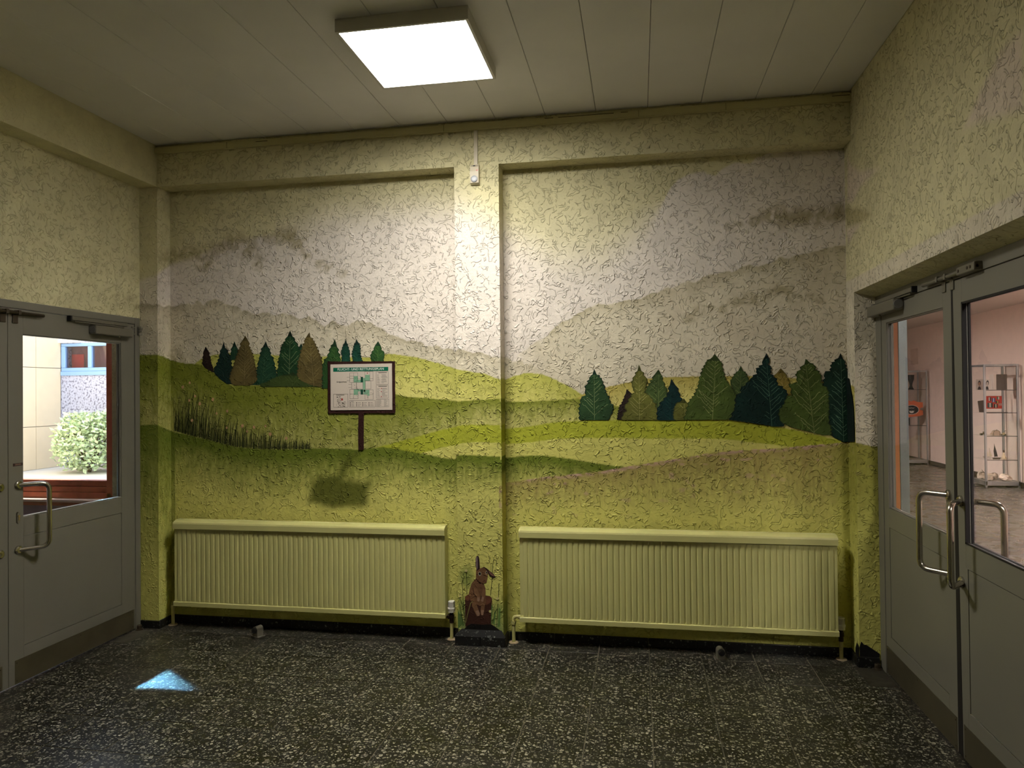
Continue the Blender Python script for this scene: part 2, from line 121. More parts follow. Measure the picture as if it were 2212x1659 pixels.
# ------------------------------------------------------------------ helpers
def lin(c):
    return tuple((v/255/12.92 if v/255 <= .04045 else ((v/255+.055)/1.055)**2.4) for v in c)
def link(o, parent=None):
    COL.objects.link(o)
    if parent is not None: o.parent = parent
    return o
def tag(o, label=None, cat=None, group=None, kind=None):
    if label: o['label'] = label
    if cat: o['category'] = cat
    if group: o['group'] = group
    if kind: o['kind'] = kind
    return o
def empty(name, loc=(0, 0, 0)):
    o = bpy.data.objects.new(name, None); o.empty_display_size = .1
    COL.objects.link(o); return o
class MB:
    """collects shapes into one mesh"""
    def __init__(s): s.v = []; s.f = []; s.m = []; s.sm = []
    def add(s, v, f, m=0, smooth=False):
        b = len(s.v); s.v += [tuple(p) for p in v]; s.f += [tuple(i+b for i in q) for q in f]
        s.m += [m]*len(f); s.sm += [smooth]*len(f); return s
    def box(s, x0, x1, y0, y1, z0, z1, m=0):
        x0, x1 = min(x0, x1), max(x0, x1); y0, y1 = min(y0, y1), max(y0, y1); z0, z1 = min(z0, z1), max(z0, z1)
        v = [(x0,y0,z0),(x1,y0,z0),(x1,y1,z0),(x0,y1,z0),(x0,y0,z1),(x1,y0,z1),(x1,y1,z1),(x0,y1,z1)]
        return s.add(v, [(0,3,2,1),(4,5,6,7),(0,1,5,4),(1,2,6,5),(2,3,7,6),(3,0,4,7)], m)
    def bbox(s, x0, x1, y0, y1, z0, z1, b=.002, m=0):
        x0, x1 = min(x0, x1), max(x0, x1); y0, y1 = min(y0, y1), max(y0, y1); z0, z1 = min(z0, z1), max(z0, z1)
        b = min(b, (x1-x0)*.49, (y1-y0)*.49, (z1-z0)*.49)
        bm = bmesh.new(); bmesh.ops.create_cube(bm, size=1)
        for v in bm.verts:
            v.co = Vector(((x0+x1)/2+v.co.x*(x1-x0), (y0+y1)/2+v.co.y*(y1-y0), (z0+z1)/2+v.co.z*(z1-z0)))
        bmesh.ops.bevel(bm, geom=bm.edges[:], offset=b, segments=2, affect='EDGES', profile=.5)
        bm.verts.index_update()
        s.add([v.co[:] for v in bm.verts], [[v.index for v in f.verts] for f in bm.faces], m); bm.free(); return s
    def tube(s, pts, r, n=12, m=0, caps=True):
        pts = [Vector(p) for p in pts]; rs = r if isinstance(r, (list, tuple)) else [r]*len(pts)
        t0 = (pts[1]-pts[0]).normalized(); a = Vector((0,0,1)) if abs(t0.z) < .9 else Vector((1,0,0))
        u = t0.cross(a).normalized(); V = []
        for i, p in enumerate(pts):
            t = (pts[min(i+1, len(pts)-1)]-pts[max(i-1, 0)]).normalized()
            u = (u - t*u.dot(t)).normalized(); w = t.cross(u)
            for k in range(n):
                an = 2*math.pi*k/n; V.append(p + (u*math.cos(an)+w*math.sin(an))*rs[i])
        F = []
        for i in range(len(pts)-1):
            for k in range(n): F.append((i*n+k, i*n+(k+1) % n, (i+1)*n+(k+1) % n, (i+1)*n+k))
        s.add(V, F, m, True)
        if caps:
            e = len(pts)-1
            s.add(V[:n], [tuple(range(n))[::-1]], m); s.add(V[e*n:], [tuple(range(n))], m)
        return s
    def lathe(s, prof, org, axis=(0,0,1), n=20, m=0):
        """prof: list of (radius, height) along axis from org"""
        ax = Vector(axis).normalized(); a = Vector((0,0,1)) if abs(ax.z) < .9 else Vector((1,0,0))
        u = ax.cross(a).normalized(); w = ax.cross(u); o = Vector(org); V = []; F = []
        for r, h in prof:
            for k in range(n):
                an = 2*math.pi*k/n; V.append(o+ax*h+(u*math.cos(an)+w*math.sin(an))*max(r, 1e-5))
        for i in range(len(prof)-1):
            for k in range(n): F.append((i*n+k, i*n+(k+1) % n, (i+1)*n+(k+1) % n, (i+1)*n+k))
        return s.add(V, F, m, False)
    def build(s, name, mats, parent=None, auto=False):
        me = bpy.data.meshes.new(name); me.from_pydata(s.v, [], s.f)
        for mm in (mats if isinstance(mats, (list, tuple)) else [mats]): me.materials.append(mm)
        me.polygons.foreach_set('material_index', s.m); me.polygons.foreach_set('use_smooth', s.sm)
        me.update()
        bm = bmesh.new(); bm.from_mesh(me); bmesh.ops.recalc_face_normals(bm, faces=bm.faces[:]); bm.to_mesh(me); bm.free()
        return link(bpy.data.objects.new(name, me), parent)
def B(name, b, mat, parent=None, bev=None):
    m = MB(); (m.box(*b) if bev is None else m.bbox(*b, b=bev)); return m.build(name, mat, parent)
def fillet(pts, r, n=7):
    pts = [Vector(p) for p in pts]; out = [pts[0]]
    for i in range(1, len(pts)-1):
        a, b, c = pts[i-1], pts[i], pts[i+1]; d1 = (a-b).normalized(); d2 = (c-b).normalized()
        ang = d1.angle(d2); t = min(r/math.tan(ang/2), (a-b).length*.48, (c-b).length*.48)
        p0, p1 = b+d1*t, b+d2*t
        for k in range(n+1):
            q = k/n; out.append(p0*(1-q)**2 + b*2*q*(1-q) + p1*q*q)
    out.append(pts[-1]); return out

# ------------------------------------------------------------------ materials
def new_mat(name):
    m = bpy.data.materials.new(name); m.use_nodes = True
    nt = m.node_tree; return m, nt, nt.nodes['Principled BSDF']
def node(nt, t, **kw):
    n = nt.nodes.new(t)
    for k, v in kw.items():
        if k.startswith('i_'): n.inputs[k[2:].replace('_', ' ')].default_value = v
        else: setattr(n, k, v)
    return n
def math_n(nt, op, a, b=None, clamp=False):
    n = nt.nodes.new('ShaderNodeMath'); n.operation = op; n.use_clamp = clamp
    for i, x in enumerate((a, b)):
        if x is None: continue
        if isinstance(x, (int, float)): n.inputs[i].default_value = x
        else: nt.links.new(x, n.inputs[i])
    return n.outputs[0]
def maprange(nt, x, a, b, c, d, smooth=True):
    n = nt.nodes.new('ShaderNodeMapRange'); n.interpolation_type = 'SMOOTHSTEP' if smooth else 'LINEAR'
    nt.links.new(x, n.inputs['Value'])
    for k, v in zip(('From Min', 'From Max', 'To Min', 'To Max'), (a, b, c, d)): n.inputs[k].default_value = v
    return n.outputs[0]
def pos_vec(nt, off=(0, 0, 0), scale=(1, 1, 1)):
    g = nt.nodes.new('ShaderNodeNewGeometry'); mp = nt.nodes.new('ShaderNodeMapping')
    mp.inputs['Location'].default_value = off; mp.inputs['Scale'].default_value = scale
    nt.links.new(g.outputs['Position'], mp.inputs['Vector']); return mp.outputs[0]
def noise(nt, vec, scale, detail=2, dist=0.0, rough=.5):
    n = node(nt, 'ShaderNodeTexNoise'); n.inputs['Scale'].default_value = scale; n.inputs['Detail'].default_value = detail
    n.inputs['Distortion'].default_value = dist; n.inputs['Roughness'].default_value = rough
    nt.links.new(vec, n.inputs['Vector']); return n.outputs[0]
def simple(name, c, rough=.5, metal=0.0, var=0.0, vscale=8, bump=0.0, bscale=60, spec=None):
    m, nt, p = new_mat(name)
    col = lin(c) + (1,)
    p.inputs['Base Color'].default_value = col; p.inputs['Roughness'].default_value = rough; p.inputs['Metallic'].default_value = metal
    if spec is not None: p.inputs['Specular IOR Level'].default_value = spec
    if var:
        v = pos_vec(nt); n = noise(nt, v, vscale, 4)
        mx = node(nt, 'ShaderNodeMix', data_type='RGBA')
        nt.links.new(maprange(nt, n, .3, .7, 0, 1), mx.inputs[0])
        mx.inputs[6].default_value = tuple(x*(1-var) for x in col[:3])+(1,); mx.inputs[7].default_value = tuple(min(1, x*(1+var)) for x in col[:3])+(1,)
        nt.links.new(mx.outputs[2], p.inputs['Base Color'])
    if bump:
        v = pos_vec(nt); n = noise(nt, v, bscale, 3); b = node(nt, 'ShaderNodeBump'); b.inputs['Distance'].default_value = bump
        nt.links.new(n, b.inputs['Height']); nt.links.new(b.outputs[0], p.inputs['Normal'])
    return m
def relief_group():
    g = bpy.data.node_groups.new('plaster_relief', 'ShaderNodeTree')
    g.interface.new_socket('Normal', in_out='OUTPUT', socket_type='NodeSocketVector')
    st = g.interface.new_socket('Strength', in_out='INPUT', socket_type='NodeSocketFloat'); st.default_value = 1
    gi = g.nodes.new('NodeGroupInput'); go = g.nodes.new('NodeGroupOutput')
    v1 = pos_vec(g); v2 = pos_vec(g, (3.1, 7.7, 1.3)); v3 = pos_vec(g, (11.3, 2.2, 5.1))
    def worms(v, sc, w, msc, lo, dist):
        n = noise(g, v, sc, 1.0, dist); a = math_n(g, 'ABSOLUTE', math_n(g, 'SUBTRACT', n, .5))
        ridge = maprange(g, a, 0, w, 1, 0); mask = maprange(g, noise(g, v, msc, 0), lo, lo+.09, 0, 1)
        return math_n(g, 'MULTIPLY', ridge, mask)
    h = math_n(g, 'ADD', worms(v1, 15, .034, 26, .45, 1.2), worms(v2, 22, .045, 30, .48, .8))
    h = math_n(g, 'ADD', h, math_n(g, 'MULTIPLY', noise(g, v3, 60, 0), .5))
    h = math_n(g, 'ADD', h, math_n(g, 'MULTIPLY', noise(g, v1, 140, 1), .35))
    b = g.nodes.new('ShaderNodeBump'); b.inputs['Distance'].default_value = .0042
    g.links.new(gi.outputs[0], b.inputs['Strength']); g.links.new(h, b.inputs['Height']); g.links.new(b.outputs[0], go.inputs[0])
    return g
RELIEF = relief_group()
def plaster(name, c=None, strength=.75, var=.06, rough=.8):
    m, nt, p = new_mat(name); p.inputs['Roughness'].default_value = rough; p.inputs['Specular IOR Level'].default_value = .25
    v = pos_vec(nt); n = maprange(nt, noise(nt, v, 9, 3), .3, .7, 1-var, 1+var)
    vm = node(nt, 'ShaderNodeVectorMath', operation='SCALE')
    if c is None:
        a = node(nt, 'ShaderNodeAttribute', attribute_name='paint'); nt.links.new(a.outputs['Color'], vm.inputs[0])
    else: vm.inputs[0].default_value = lin(c)
    nt.links.new(n, vm.inputs['Scale']); nt.links.new(vm.outputs[0], p.inputs['Base Color'])
    gn = nt.nodes.new('ShaderNodeGroup'); gn.node_tree = RELIEF; gn.inputs[0].default_value = strength
    nt.links.new(gn.outputs[0], p.inputs['Normal']); return m
def terrazzo(name, base=(21, 20, 15), chips=(174, 168, 148), rough=.34, scale=1.0, joints=False, amount=1.0, var=.25, flat2d=True):
    m, nt, p = new_mat(name); p.inputs['Roughness'].default_value = rough
    g = nt.nodes.new('ShaderNodeNewGeometry'); oi = nt.nodes.new('ShaderNodeObjectInfo')
    off = node(nt, 'ShaderNodeVectorMath', operation='SCALE'); off.inputs[0].default_value = (13.1, 7.3, 3.7); nt.links.new(oi.outputs['Random'], off.inputs['Scale'])
    ad = node(nt, 'ShaderNodeVectorMath', operation='ADD'); nt.links.new(g.outputs['Position'], ad.inputs[0]); nt.links.new(off.outputs[0], ad.inputs[1])
    wob = node(nt, 'ShaderNodeTexNoise'); wob.inputs['Scale'].default_value = 70; wob.inputs['Detail'].default_value = 0; nt.links.new(ad.outputs[0], wob.inputs['Vector'])
    wv = node(nt, 'ShaderNodeVectorMath', operation='MULTIPLY_ADD'); nt.links.new(wob.outputs['Color'], wv.inputs[0]); wv.inputs[1].default_value = (.012, .012, .012); nt.links.new(ad.outputs[0], wv.inputs[2])
    col = None
    bn = maprange(nt, noise(nt, ad.outputs[0], 3.0, 2), .3, .7, 1-var, 1+var)
    bs = node(nt, 'ShaderNodeVectorMath', operation='SCALE'); bs.inputs[0].default_value = lin(base); nt.links.new(bn, bs.inputs['Scale']); col = bs.outputs[0]
    for sc, thr0, thr1, dens, bright in ((44, .0, .20, .32, 1.0), (76, .05, .30, .44, .9), (125, .05, .32, .42, .6)):
        vo = node(nt, 'ShaderNodeTexVoronoi'); vo.voronoi_dimensions = '2D' if flat2d else '3D'; vo.inputs['Scale'].default_value = sc*scale; nt.links.new(wv.outputs[0], vo.inputs['Vector'])
        sep = node(nt, 'ShaderNodeSeparateColor'); nt.links.new(vo.outputs['Color'], sep.inputs[0])
        thr = maprange(nt, sep.outputs[0], 1-dens*amount, 1, 0.0, thr1+.22, False)
        inside = maprange(nt, math_n(nt, 'SUBTRACT', thr, vo.outputs['Distance']), 0, .05, 0, 1)
        gate = math_n(nt, 'GREATER_THAN', sep.outputs[0], 1-dens*amount)
        fac = math_n(nt, 'MULTIPLY', inside, gate)
        br = maprange(nt, sep.outputs[1], 0, 1, .25*bright, 1.0*bright, False)
        cs = node(nt, 'ShaderNodeVectorMath', operation='SCALE'); cs.inputs[0].default_value = lin(chips); nt.links.new(br, cs.inputs['Scale'])
        mx = node(nt, 'ShaderNodeMix', data_type='RGBA'); nt.links.new(fac, mx.inputs[0]); nt.links.new(col, mx.inputs[6]); nt.links.new(cs.outputs[0], mx.inputs[7]); col = mx.outputs[2]
    if joints:
        bt = node(nt, 'ShaderNodeTexBrick'); bt.offset = 0; bt.inputs['Scale'].default_value = 1; bt.inputs['Mortar Size'].default_value = .0025
        bt.inputs['Brick Width'].default_value = .2866; bt.inputs['Row Height'].default_value = .2866; nt.links.new(g.outputs['Position'], bt.inputs['Vector'])
        mx = node(nt, 'ShaderNodeMix', data_type='RGBA'); nt.links.new(bt.outputs['Fac'], mx.inputs[0]); nt.links.new(col, mx.inputs[6]); mx.inputs[7].default_value = lin((75, 72, 62))+(1,); col = mx.outputs[2]
    nt.links.new(col, p.inputs['Base Color'])
    rn = maprange(nt, noise(nt, ad.outputs[0], 6, 2), .3, .7, rough-.06, rough+.12); nt.links.new(rn, p.inputs['Roughness'])
    return m
def glass(name, tint=(1, 1, 1), refl=1.0):
    m, nt, p = new_mat(name); nt.nodes.remove(p); out = nt.nodes['Material Output']
    tr = node(nt, 'ShaderNodeBsdfTransparent'); tr.inputs[0].default_value = tint+(1,)
    gl = node(nt, 'ShaderNodeBsdfGlossy'); gl.inputs['Roughness'].default_value = .0; fr = node(nt, 'ShaderNodeFresnel'); fr.inputs[0].default_value = 1.45
    geo = node(nt, 'ShaderNodeNewGeometry'); mx = node(nt, 'ShaderNodeMixShader'); nt.links.new(math_n(nt, 'MULTIPLY', math_n(nt, 'MULTIPLY', fr.outputs[0], refl), math_n(nt, 'SUBTRACT', 1.0, geo.outputs['Backfacing'])), mx.inputs[0]); nt.links.new(tr.outputs[0], mx.inputs[1]); nt.links.new(gl.outputs[0], mx.inputs[2])
    nt.links.new(mx.outputs[0], out.inputs[0]); return m
def emit(name, c, s):
    m, nt, p = new_mat(name); p.inputs['Base Color'].default_value = (.8, .8, .8, 1)
    p.inputs['Emission Color'].default_value = tuple(c)+(1,)
    # panel luminaires throw most of their light downwards: radiance falls off towards grazing angles
    g = node(nt, 'ShaderNodeNewGeometry'); d = node(nt, 'ShaderNodeVectorMath', operation='DOT_PRODUCT')
    nt.links.new(g.outputs['Normal'], d.inputs[0]); nt.links.new(g.outputs['Incoming'], d.inputs[1])
    cs = math_n(nt, 'ABSOLUTE', d.outputs['Value'])
    nt.links.new(math_n(nt, 'MULTIPLY', math_n(nt, 'ADD', math_n(nt, 'MULTIPLY', cs, .75), .25), s), p.inputs['Emission Strength']); return m

CREAM = (214, 207, 164)
M_MURAL = plaster('mural_paint', None, 1.0)
M_CREAM = plaster('cream_plaster', CREAM, .5)
M_CEIL = simple('ceiling_board', (224, 221, 214), .65, var=.04, vscale=2, bump=.0004, bscale=220)
M_CEILGAP = simple('ceiling_void', (40, 36, 28), .9)
M_TILE = terrazzo('terrazzo_tile')
M_GROUT = simple('grout', (112, 106, 88), .8, var=.15)
M_SKIRT = terrazzo('black_terrazzo', (16, 16, 14), (130, 132, 124), .42, .9, amount=.55, flat2d=False)
M_HALLFLOOR = terrazzo('hall_terrazzo', (64, 57, 51), (98, 90, 82), .26, 1.3, True, .35, .05)
M_DOOR = simple('grey_door_lacquer', (118, 115, 103), .42, var=.03, vscale=3)
M_DOORR = M_DOOR
M_KICK = simple('kick_plate_metal', (100, 93, 74), .42, .55, var=.12, vscale=6)
M_STEEL = simple('brushed_steel', (190, 185, 172), .2, 1.0)
M_ALU = simple('aluminium', (176, 178, 178), .38, .9)
M_HW = simple('grey_hardware', (118, 114, 100), .38, .35)
M_HWD = simple('dark_hardware', (70, 60, 46), .42, .5)
M_BLACK = simple('black_rubber', (12, 11, 10), .6)
M_GAP = simple('dark_seal', (20, 15, 13), .7)
M_GLASS = glass('door_glass')
M_GLASS2 = glass('cabinet_glass', (.97, .98, .97), .7)
M_RAD = simple('radiator_enamel', (206, 203, 134), .38, var=.03, vscale=4)
M_PIPE = simple('pipe_paint', (190, 184, 118), .45, var=.05)
M_WHITE = simple('white_plastic', (214, 210, 200), .4)
M_OFFWHITE = simple('beige_plastic', (206, 196, 172), .45)
M_LENS = simple('frosted_lens', (168, 172, 178), .3)
M_LAMPFRAME = simple('lamp_frame', (205, 202, 192), .45)
M_LAMP = emit('lamp_diffuser', (1.0, .955, .88), LAMP)
M_HFILL = emit('hall_fill_diffuser', (1.0, .93, .88), HALL_FILL)
M_BRASS = simple('brass', (160, 138, 84), .35, .8)
M_LABEL = simple('brown_label', (52, 22, 18), .5)
M_LABELTXT = simple('label_text', (170, 130, 110), .5)

# ------------------------------------------------------------------ mural painting (colour of the paint on each point of the wall)
def vnoise(x, y, seed):
    r = np.random.RandomState(seed); G = r.rand(256, 256)
    xi = np.floor(x).astype(int); yi = np.floor(y).astype(int); fx = x-xi; fy = y-yi
    fx = fx*fx*(3-2*fx); fy = fy*fy*(3-2*fy); xi &= 255; yi &= 255; x2 = (xi+1) & 255; y2 = (yi+1) & 255
    return (G[xi, yi]*(1-fx)+G[x2, yi]*fx)*(1-fy) + (G[xi, y2]*(1-fx)+G[x2, y2]*fx)*fy
def fbm(u, z, sc, seed, oc=4):
    s = 0; a = .5; t = 0
    for o in range(oc):
        s = s + a*vnoise(u*sc*2**o+37.1, z*sc*2**o+11.7, seed+o); t += a; a *= .5
    return s/t
def sst(a, b, x):
    t = np.clip((x-a)/(b-a), 0, 1); return t*t*(3-2*t)
def curve(k, u):
    c = np.array(k); i = np.argsort(c[:, 0], kind='stable'); return np.interp(u, c[i, 0], c[i, 1])
def inside_poly(u, z, poly):
    """signed distance to polygon, negative inside"""
    p = np.array(poly); q = np.roll(p, -1, 0); d = np.full(u.shape, 9.0); ins = np.zeros(u.shape, bool)
    for (a, b) in zip(p, q):
        e = b-a; w0 = u-a[0]; w1 = z-a[1]; t = np.clip((w0*e[0]+w1*e[1])/(e@e+1e-12), 0, 1)
        d = np.minimum(d, np.hypot(w0-t*e[0], w1-t*e[1]))
        c = (a[1] > z) != (b[1] > z)
        ins ^= c & (u < (b[0]-a[0])*(z-a[1])/(b[1]-a[1]+1e-12)+a[0])
    return np.where(ins, -d, d)
def L(c): return np.array(lin(c))
def paint(u, z):
    n1 = fbm(u, z, 5, 1); n2 = fbm(u, z, 22, 11); n3 = fbm(u, z, 60, 21, 3); brush = fbm(u*3.2, z*.8, 28, 31, 3)
    col = np.empty(u.shape+(3,)); col[:] = L(CREAM)
    def over(c, a):
        nonlocal col
        col = col*(1-a[..., None]) + (c if isinstance(c, np.ndarray) and c.ndim > 1 else L(c))*a[..., None]
    # sky
    w = 1.0*(u > -.45); soft = np.where(u < -2.3, .02, np.interp(u, [.05, .17], [.16, .007]))
    sky = sst(-soft, soft*1.2, curve(DATA['lobes'], u)+.02*(n2-.5)-z)
    edge = np.where(u > XR+.004, np.where(z < 2.1, 1.0, 0), 1.0)
    over((222, 214, 186), sst(2.72, 2.2, z)*(u > -3.0)*edge*.7)
    over((226, 217, 205), sky*edge*np.where(u < -3.19, .8, 1))
    # misty hills
    for key, c0, c1, sel in (('mist', (216, 207, 182), (156, 146, 118), u < -.3), ('mistr', (216, 207, 182), (166, 156, 120), u > -.75)):
        d = curve(DATA['curves'][key], u)+.016*(n2-.5)*2+.012*np.abs(np.sin(u*28+5*n1))-z
        a = sst(0, .008, d)*sel*edge*np.where(u < -.75, 1, sst(-.8, -.5, u) if key == 'mistr' else sst(-.3, -.7, u))
        over(c0, a*.95); over(c1, a*np.exp(-np.clip(d, 0, 9)/.05)*sst(.2, .55, n2)*.85); over((196, 184, 158), a*sst(.45, .7, n1)*.35)
    for x, y, r in DATA['cloud']:
        d = np.hypot((u-x)/1.3, z-y); over((148, 136, 94), .55*sst(1.9*r, .5*r, d+.06*(n2-.5)*2)*sst(.2, .5, n2))
    e0, e1 = -.0035, .0035
    def hill(key, ctop, cbot, depth, amp=.004, rag=.35, start=0.0):
        d = curve(DATA['curves'][key], u)+amp*(n3-.5)*2-z; a = sst(e0, e1, d)
        t = np.clip((np.clip(d, 0, 9)-start)/depth, 0, 1); t = np.clip(t+rag*(brush-.5)*2*np.sin(np.pi*np.clip(t, 0.02, .98))+.12*(n2-.5), 0, 1)[..., None]
        over((L(ctop)*(1-t)+L(cbot)*t), a); return d, a
    hill('h1', (178, 178, 82), (216, 210, 122), .25)
    hill('h1b', (176, 162, 80), (216, 206, 122), .12)
    hill('h2', (122, 130, 40), (208, 202, 122), np.interp(u, [-1.7, -.95], [.62, .2]), start=np.interp(u, [-1.7, -.95], [.1, 0]))
    hill('h3', (168, 174, 50), (174, 178, 58), .2)
    hill('h4', (206, 202, 108), (208, 204, 108), .2)
    hill('h5', (104, 118, 34), (214, 210, 114), np.where(u < -3.03, .95, np.interp(u, [-2.2, -.9], [.30, .2])), start=np.interp(u, [-2.2, -.9], [.05, .03]))
    d, a = hill('h6', (164, 150, 84), (212, 208, 112), np.interp(u, [-.5, 1.1], [.2, .48]), rag=.5)
    over((206, 164, 158), a*sst(.028, .0, d)*sst(.42, .56, fbm(u, z*2.5, 40, 51, 3))*sst(-.85, -.6, u)*(u < 1.2)*.75)
    over((200, 158, 150), a*sst(.70, .78, fbm(u, z*2, 16, 61, 3))*sst(.4, .0, d)*.5*(u < 1.6))
    over((140, 142, 48), a*sst(1.0, 1.17, u)*.7*sst(.9, .1, d))
    # sign's painted shadow
    k = (u > -2.2) & (u < -1.4) & (z > .6) & (z < 1.3)
    if k.any():
        sd = np.full(u.shape, 9.0); sd[k] = inside_poly(u[k], z[k], DATA['shadow']); over((88, 94, 26), sst(.03, -.035, sd+.03*(n2-.5))*.92)
    # dark ground under the painted grass
    gb = curve(DATA['grassbase'], u); hgt = np.interp(u, [-3.05, -2.9, -2.5, -2.1], [.12, .15, .09, .04])
    over((62, 66, 26), (u > -3.03)*(u < -2.07)*(z > gb)*sst(1.0, .0, (z-gb)/hgt+.4*(brush-.5))*.85)
    # greenish halo round the hare
    for x, y, r, c in ((-1.02, .40, .07, (112, 134, 62)), (-1.04, .22, .07, (104, 130, 66)), (-.83, .2, .07, (112, 138, 70)), (-1.04, .1, .06, (110, 140, 88)), (-.83, .1, .06, (110, 140, 88))):
        over(c, (u > XPL-.001)*(u < XPR+.001)*sst(r, r*.2, np.hypot(u-x, (z-y)*.7))*.7)
    for poly in DATA['rwpale']:
        k = (u > XR) & (z > 2.2)
        if k.any():
            sd = np.full(u.shape, 9.0); sd[k] = inside_poly(u[k], z[k], poly); over((222, 204, 190), sst(.02, -.03, sd)*.7)
    for poly in DATA['rwdark']:
        k = (u > XR) & (z > 2.2)
        if k.any():
            sd = np.full(u.shape, 9.0); sd[k] = inside_poly(u[k], z[k], poly); over((160, 148, 100), sst(.02, -.02, sd+.02*(n2-.5))*.6)
    return col
class Wall:
    """painted wall faces on fine grids, collected in one mesh with a paint attribute"""
    def __init__(s): s.V = []; s.F = []; s.C = []; s.n = 0
    def grid(s, o, a, b, res, ufun, plain=None):
        o, a, b = map(np.array, (o, a, b)); nu = max(1, int(np.linalg.norm(a)/res)); nv = max(1, int(np.linalg.norm(b)/res))
        if plain: nu = nv = 1
        i, j = np.meshgrid(np.arange(nu+1)/nu, np.arange(nv+1)/nv, indexing='ij')
        P = o + i[..., None]*a + j[..., None]*b
        c = np.broadcast_to(L(plain), P.shape) if plain else paint(ufun(P), P[..., 2])
        idx = np.arange((nu+1)*(nv+1)).reshape(nu+1, nv+1)+s.n
        s.F.append(np.stack([idx[:-1, :-1], idx[1:, :-1], idx[1:, 1:], idx[:-1, 1:]], -1).reshape(-1, 4))
        s.V.append(P.reshape(-1, 3)); s.C.append(c.reshape(-1, 3)); s.n += P.shape[0]*P.shape[1]; return s
    def build(s, name, mat, parent=None):
        V = np.concatenate(s.V); F = np.concatenate(s.F); Cc = np.concatenate(s.C)
        me = bpy.data.meshes.new(name); me.vertices.add(len(V)); me.vertices.foreach_set('co', V.ravel())
        me.loops.add(F.size); me.loops.foreach_set('vertex_index', F.ravel().astype(np.int32)); me.polygons.add(len(F))
        me.polygons.foreach_set('loop_start', np.arange(0, F.size, 4, dtype=np.int32))
        at = me.attributes.new('paint', 'FLOAT_COLOR', 'POINT'); at.data.foreach_set('color', np.c_[Cc, np.ones(len(Cc))].ravel())
        me.materials.append(mat); me.update(calc_edges=True); me.validate()
        return link(bpy.data.objects.new(name, me), parent)

# ------------------------------------------------------------------ floor
floor = B('floor', (XL-.02, XR+.13, YREAR, YR+.1, -.08, -.0012), M_GROUT); tag(floor, 'dark terrazzo floor of the entrance hall', None, None, 'structure')
TP = .2866; hx = TP/2-.0019
tm = MB(); c = .0012
tm.add([(-hx,-hx,0),(hx,-hx,0),(hx,hx,0),(-hx,hx,0),(-hx+c,-hx+c,.0016),(hx-c,-hx+c,.0016),(hx-c,hx-c,.0016),(-hx+c,hx-c,.0016)],
       [(4,5,6,7),(0,1,5,4),(1,2,6,5),(2,3,7,6),(3,0,4,7)])
tile0 = tm.build('floor_tile', M_TILE, floor); first = True
for j in range(9):
    for i in range(-12, 5):
        x = .0427+TP*i+TP/2; y = 4.112-TP*j+TP/2
        if j == 0: y = 4.112+TP/2
        if x+hx < XL or x-hx > XF: continue
        t = tile0 if first else tile0.copy()
        if not first: COL.objects.link(t)
        first = False; t.location = (x, y, -.0014)
# rest of the floor towards the viewer, beyond the laid tiles in view
B('floor_slab', (XL-.02, XR+.13, YREAR, 4.112-TP*8, -.02, -.0002), terrazzo('terrazzo_slab', joints=True), floor)

# ------------------------------------------------------------------ back wall with mural
wb = Wall(); U0 = lambda P: P[..., 0]
R1 = .006
wb.grid((XB, YR, 0), (XPL+.0-XB, 0, 0), (0, 0, ZL), R1, U0)                       # left recess
wb.grid((XPR, YR, 0), (XR-XPR, 0, 0), (0, 0, ZL), R1, U0)                         # right recess
wb.grid((XPL, YB, 0), (XPR-XPL, 0, 0), (0, 0, ZL), .005, U0)                      # pier
wb.grid((XPL, YR, 0), (0, YB-YR, 0), (0, 0, ZL), .008, lambda P: P[..., 0]*0+XPL) # pier sides
wb.grid((XPR, YB, 0), (0, YR-YB, 0), (0, 0, ZL), .008, lambda P: P[..., 0]*0+XPR-.02)
wb.grid((XL, YB, 0), (XB-XL, 0, 0), (0, 0, ZL), .006, lambda P: P[..., 0]-REC)    # left column front
wb.grid((XB, YB, 0), (0, REC, 0), (0, 0, ZL), .006, lambda P: XB-(YR-P[..., 1]))  # left column side
wb.grid((XL, YB, ZL), (XR-XL, 0, 0), (0, 0, H+.02-ZL), 1, U0, CREAM)              # lintel band
wb.grid((XB, YB, ZL), (XPL-XB, 0, 0), (0, REC, 0), 1, U0, CREAM)
wb.grid((XPR, YB, ZL), (XR-XPR, 0, 0), (0, REC, 0), 1, U0, CREAM)
wb.grid((XL-.3, YR+.25, -.1), (XR+.3-XL, 0, 0), (0, 0, H+.3), 1, U0, CREAM)       # outer face
wall_back = wb.build('wall_back', M_MURAL); tag(wall_back, 'back wall painted with green hills, trees and clouds', None, None, 'structure')

# ------------------------------------------------------------------ left wall, beam
DL0, DL1, ZD = 2.19, 4.134, 2.002   # left doorway
wl = Wall()
wl.grid((XL, 2.2, ZD), (0, YB-2.2, 0), (0, 0, ZL-ZD), .012, lambda P: -3.34-(YB-P[..., 1])*.5)
wl.C[-1] = np.broadcast_to(L(CREAM), wl.C[-1].shape).copy()
_P = wl.V[-1]; _n = fbm(_P[:, 1], _P[:, 2]*3, 14, 77); _a = (sst(3.86, 3.98, _P[:, 1])*sst(2.04, 2.08, _P[:, 2])*sst(2.16, 2.1, _P[:, 2])*sst(.35, .6, _n)*.6)[:, None]
wl.C[-1] = wl.C[-1]*(1-_a)+L((150, 138, 96))*_a
wl.grid((XL, YREAR, ZD), (0, 2.2-YREAR, 0), (0, 0, ZL-ZD), 1, U0, CREAM)
wl.grid((XL, YREAR, 0), (0, DL0-YREAR, 0), (0, 0, ZD), 1, U0, CREAM)
wl.grid((XL, DL1, 0), (0, YB-DL1, 0), (0, 0, ZD), 1, U0, (120, 130, 50))
wl.grid((XL, DL0, ZD), (-.2, 0, 0), (0, DL1-DL0, 0), 1, U0, CREAM)
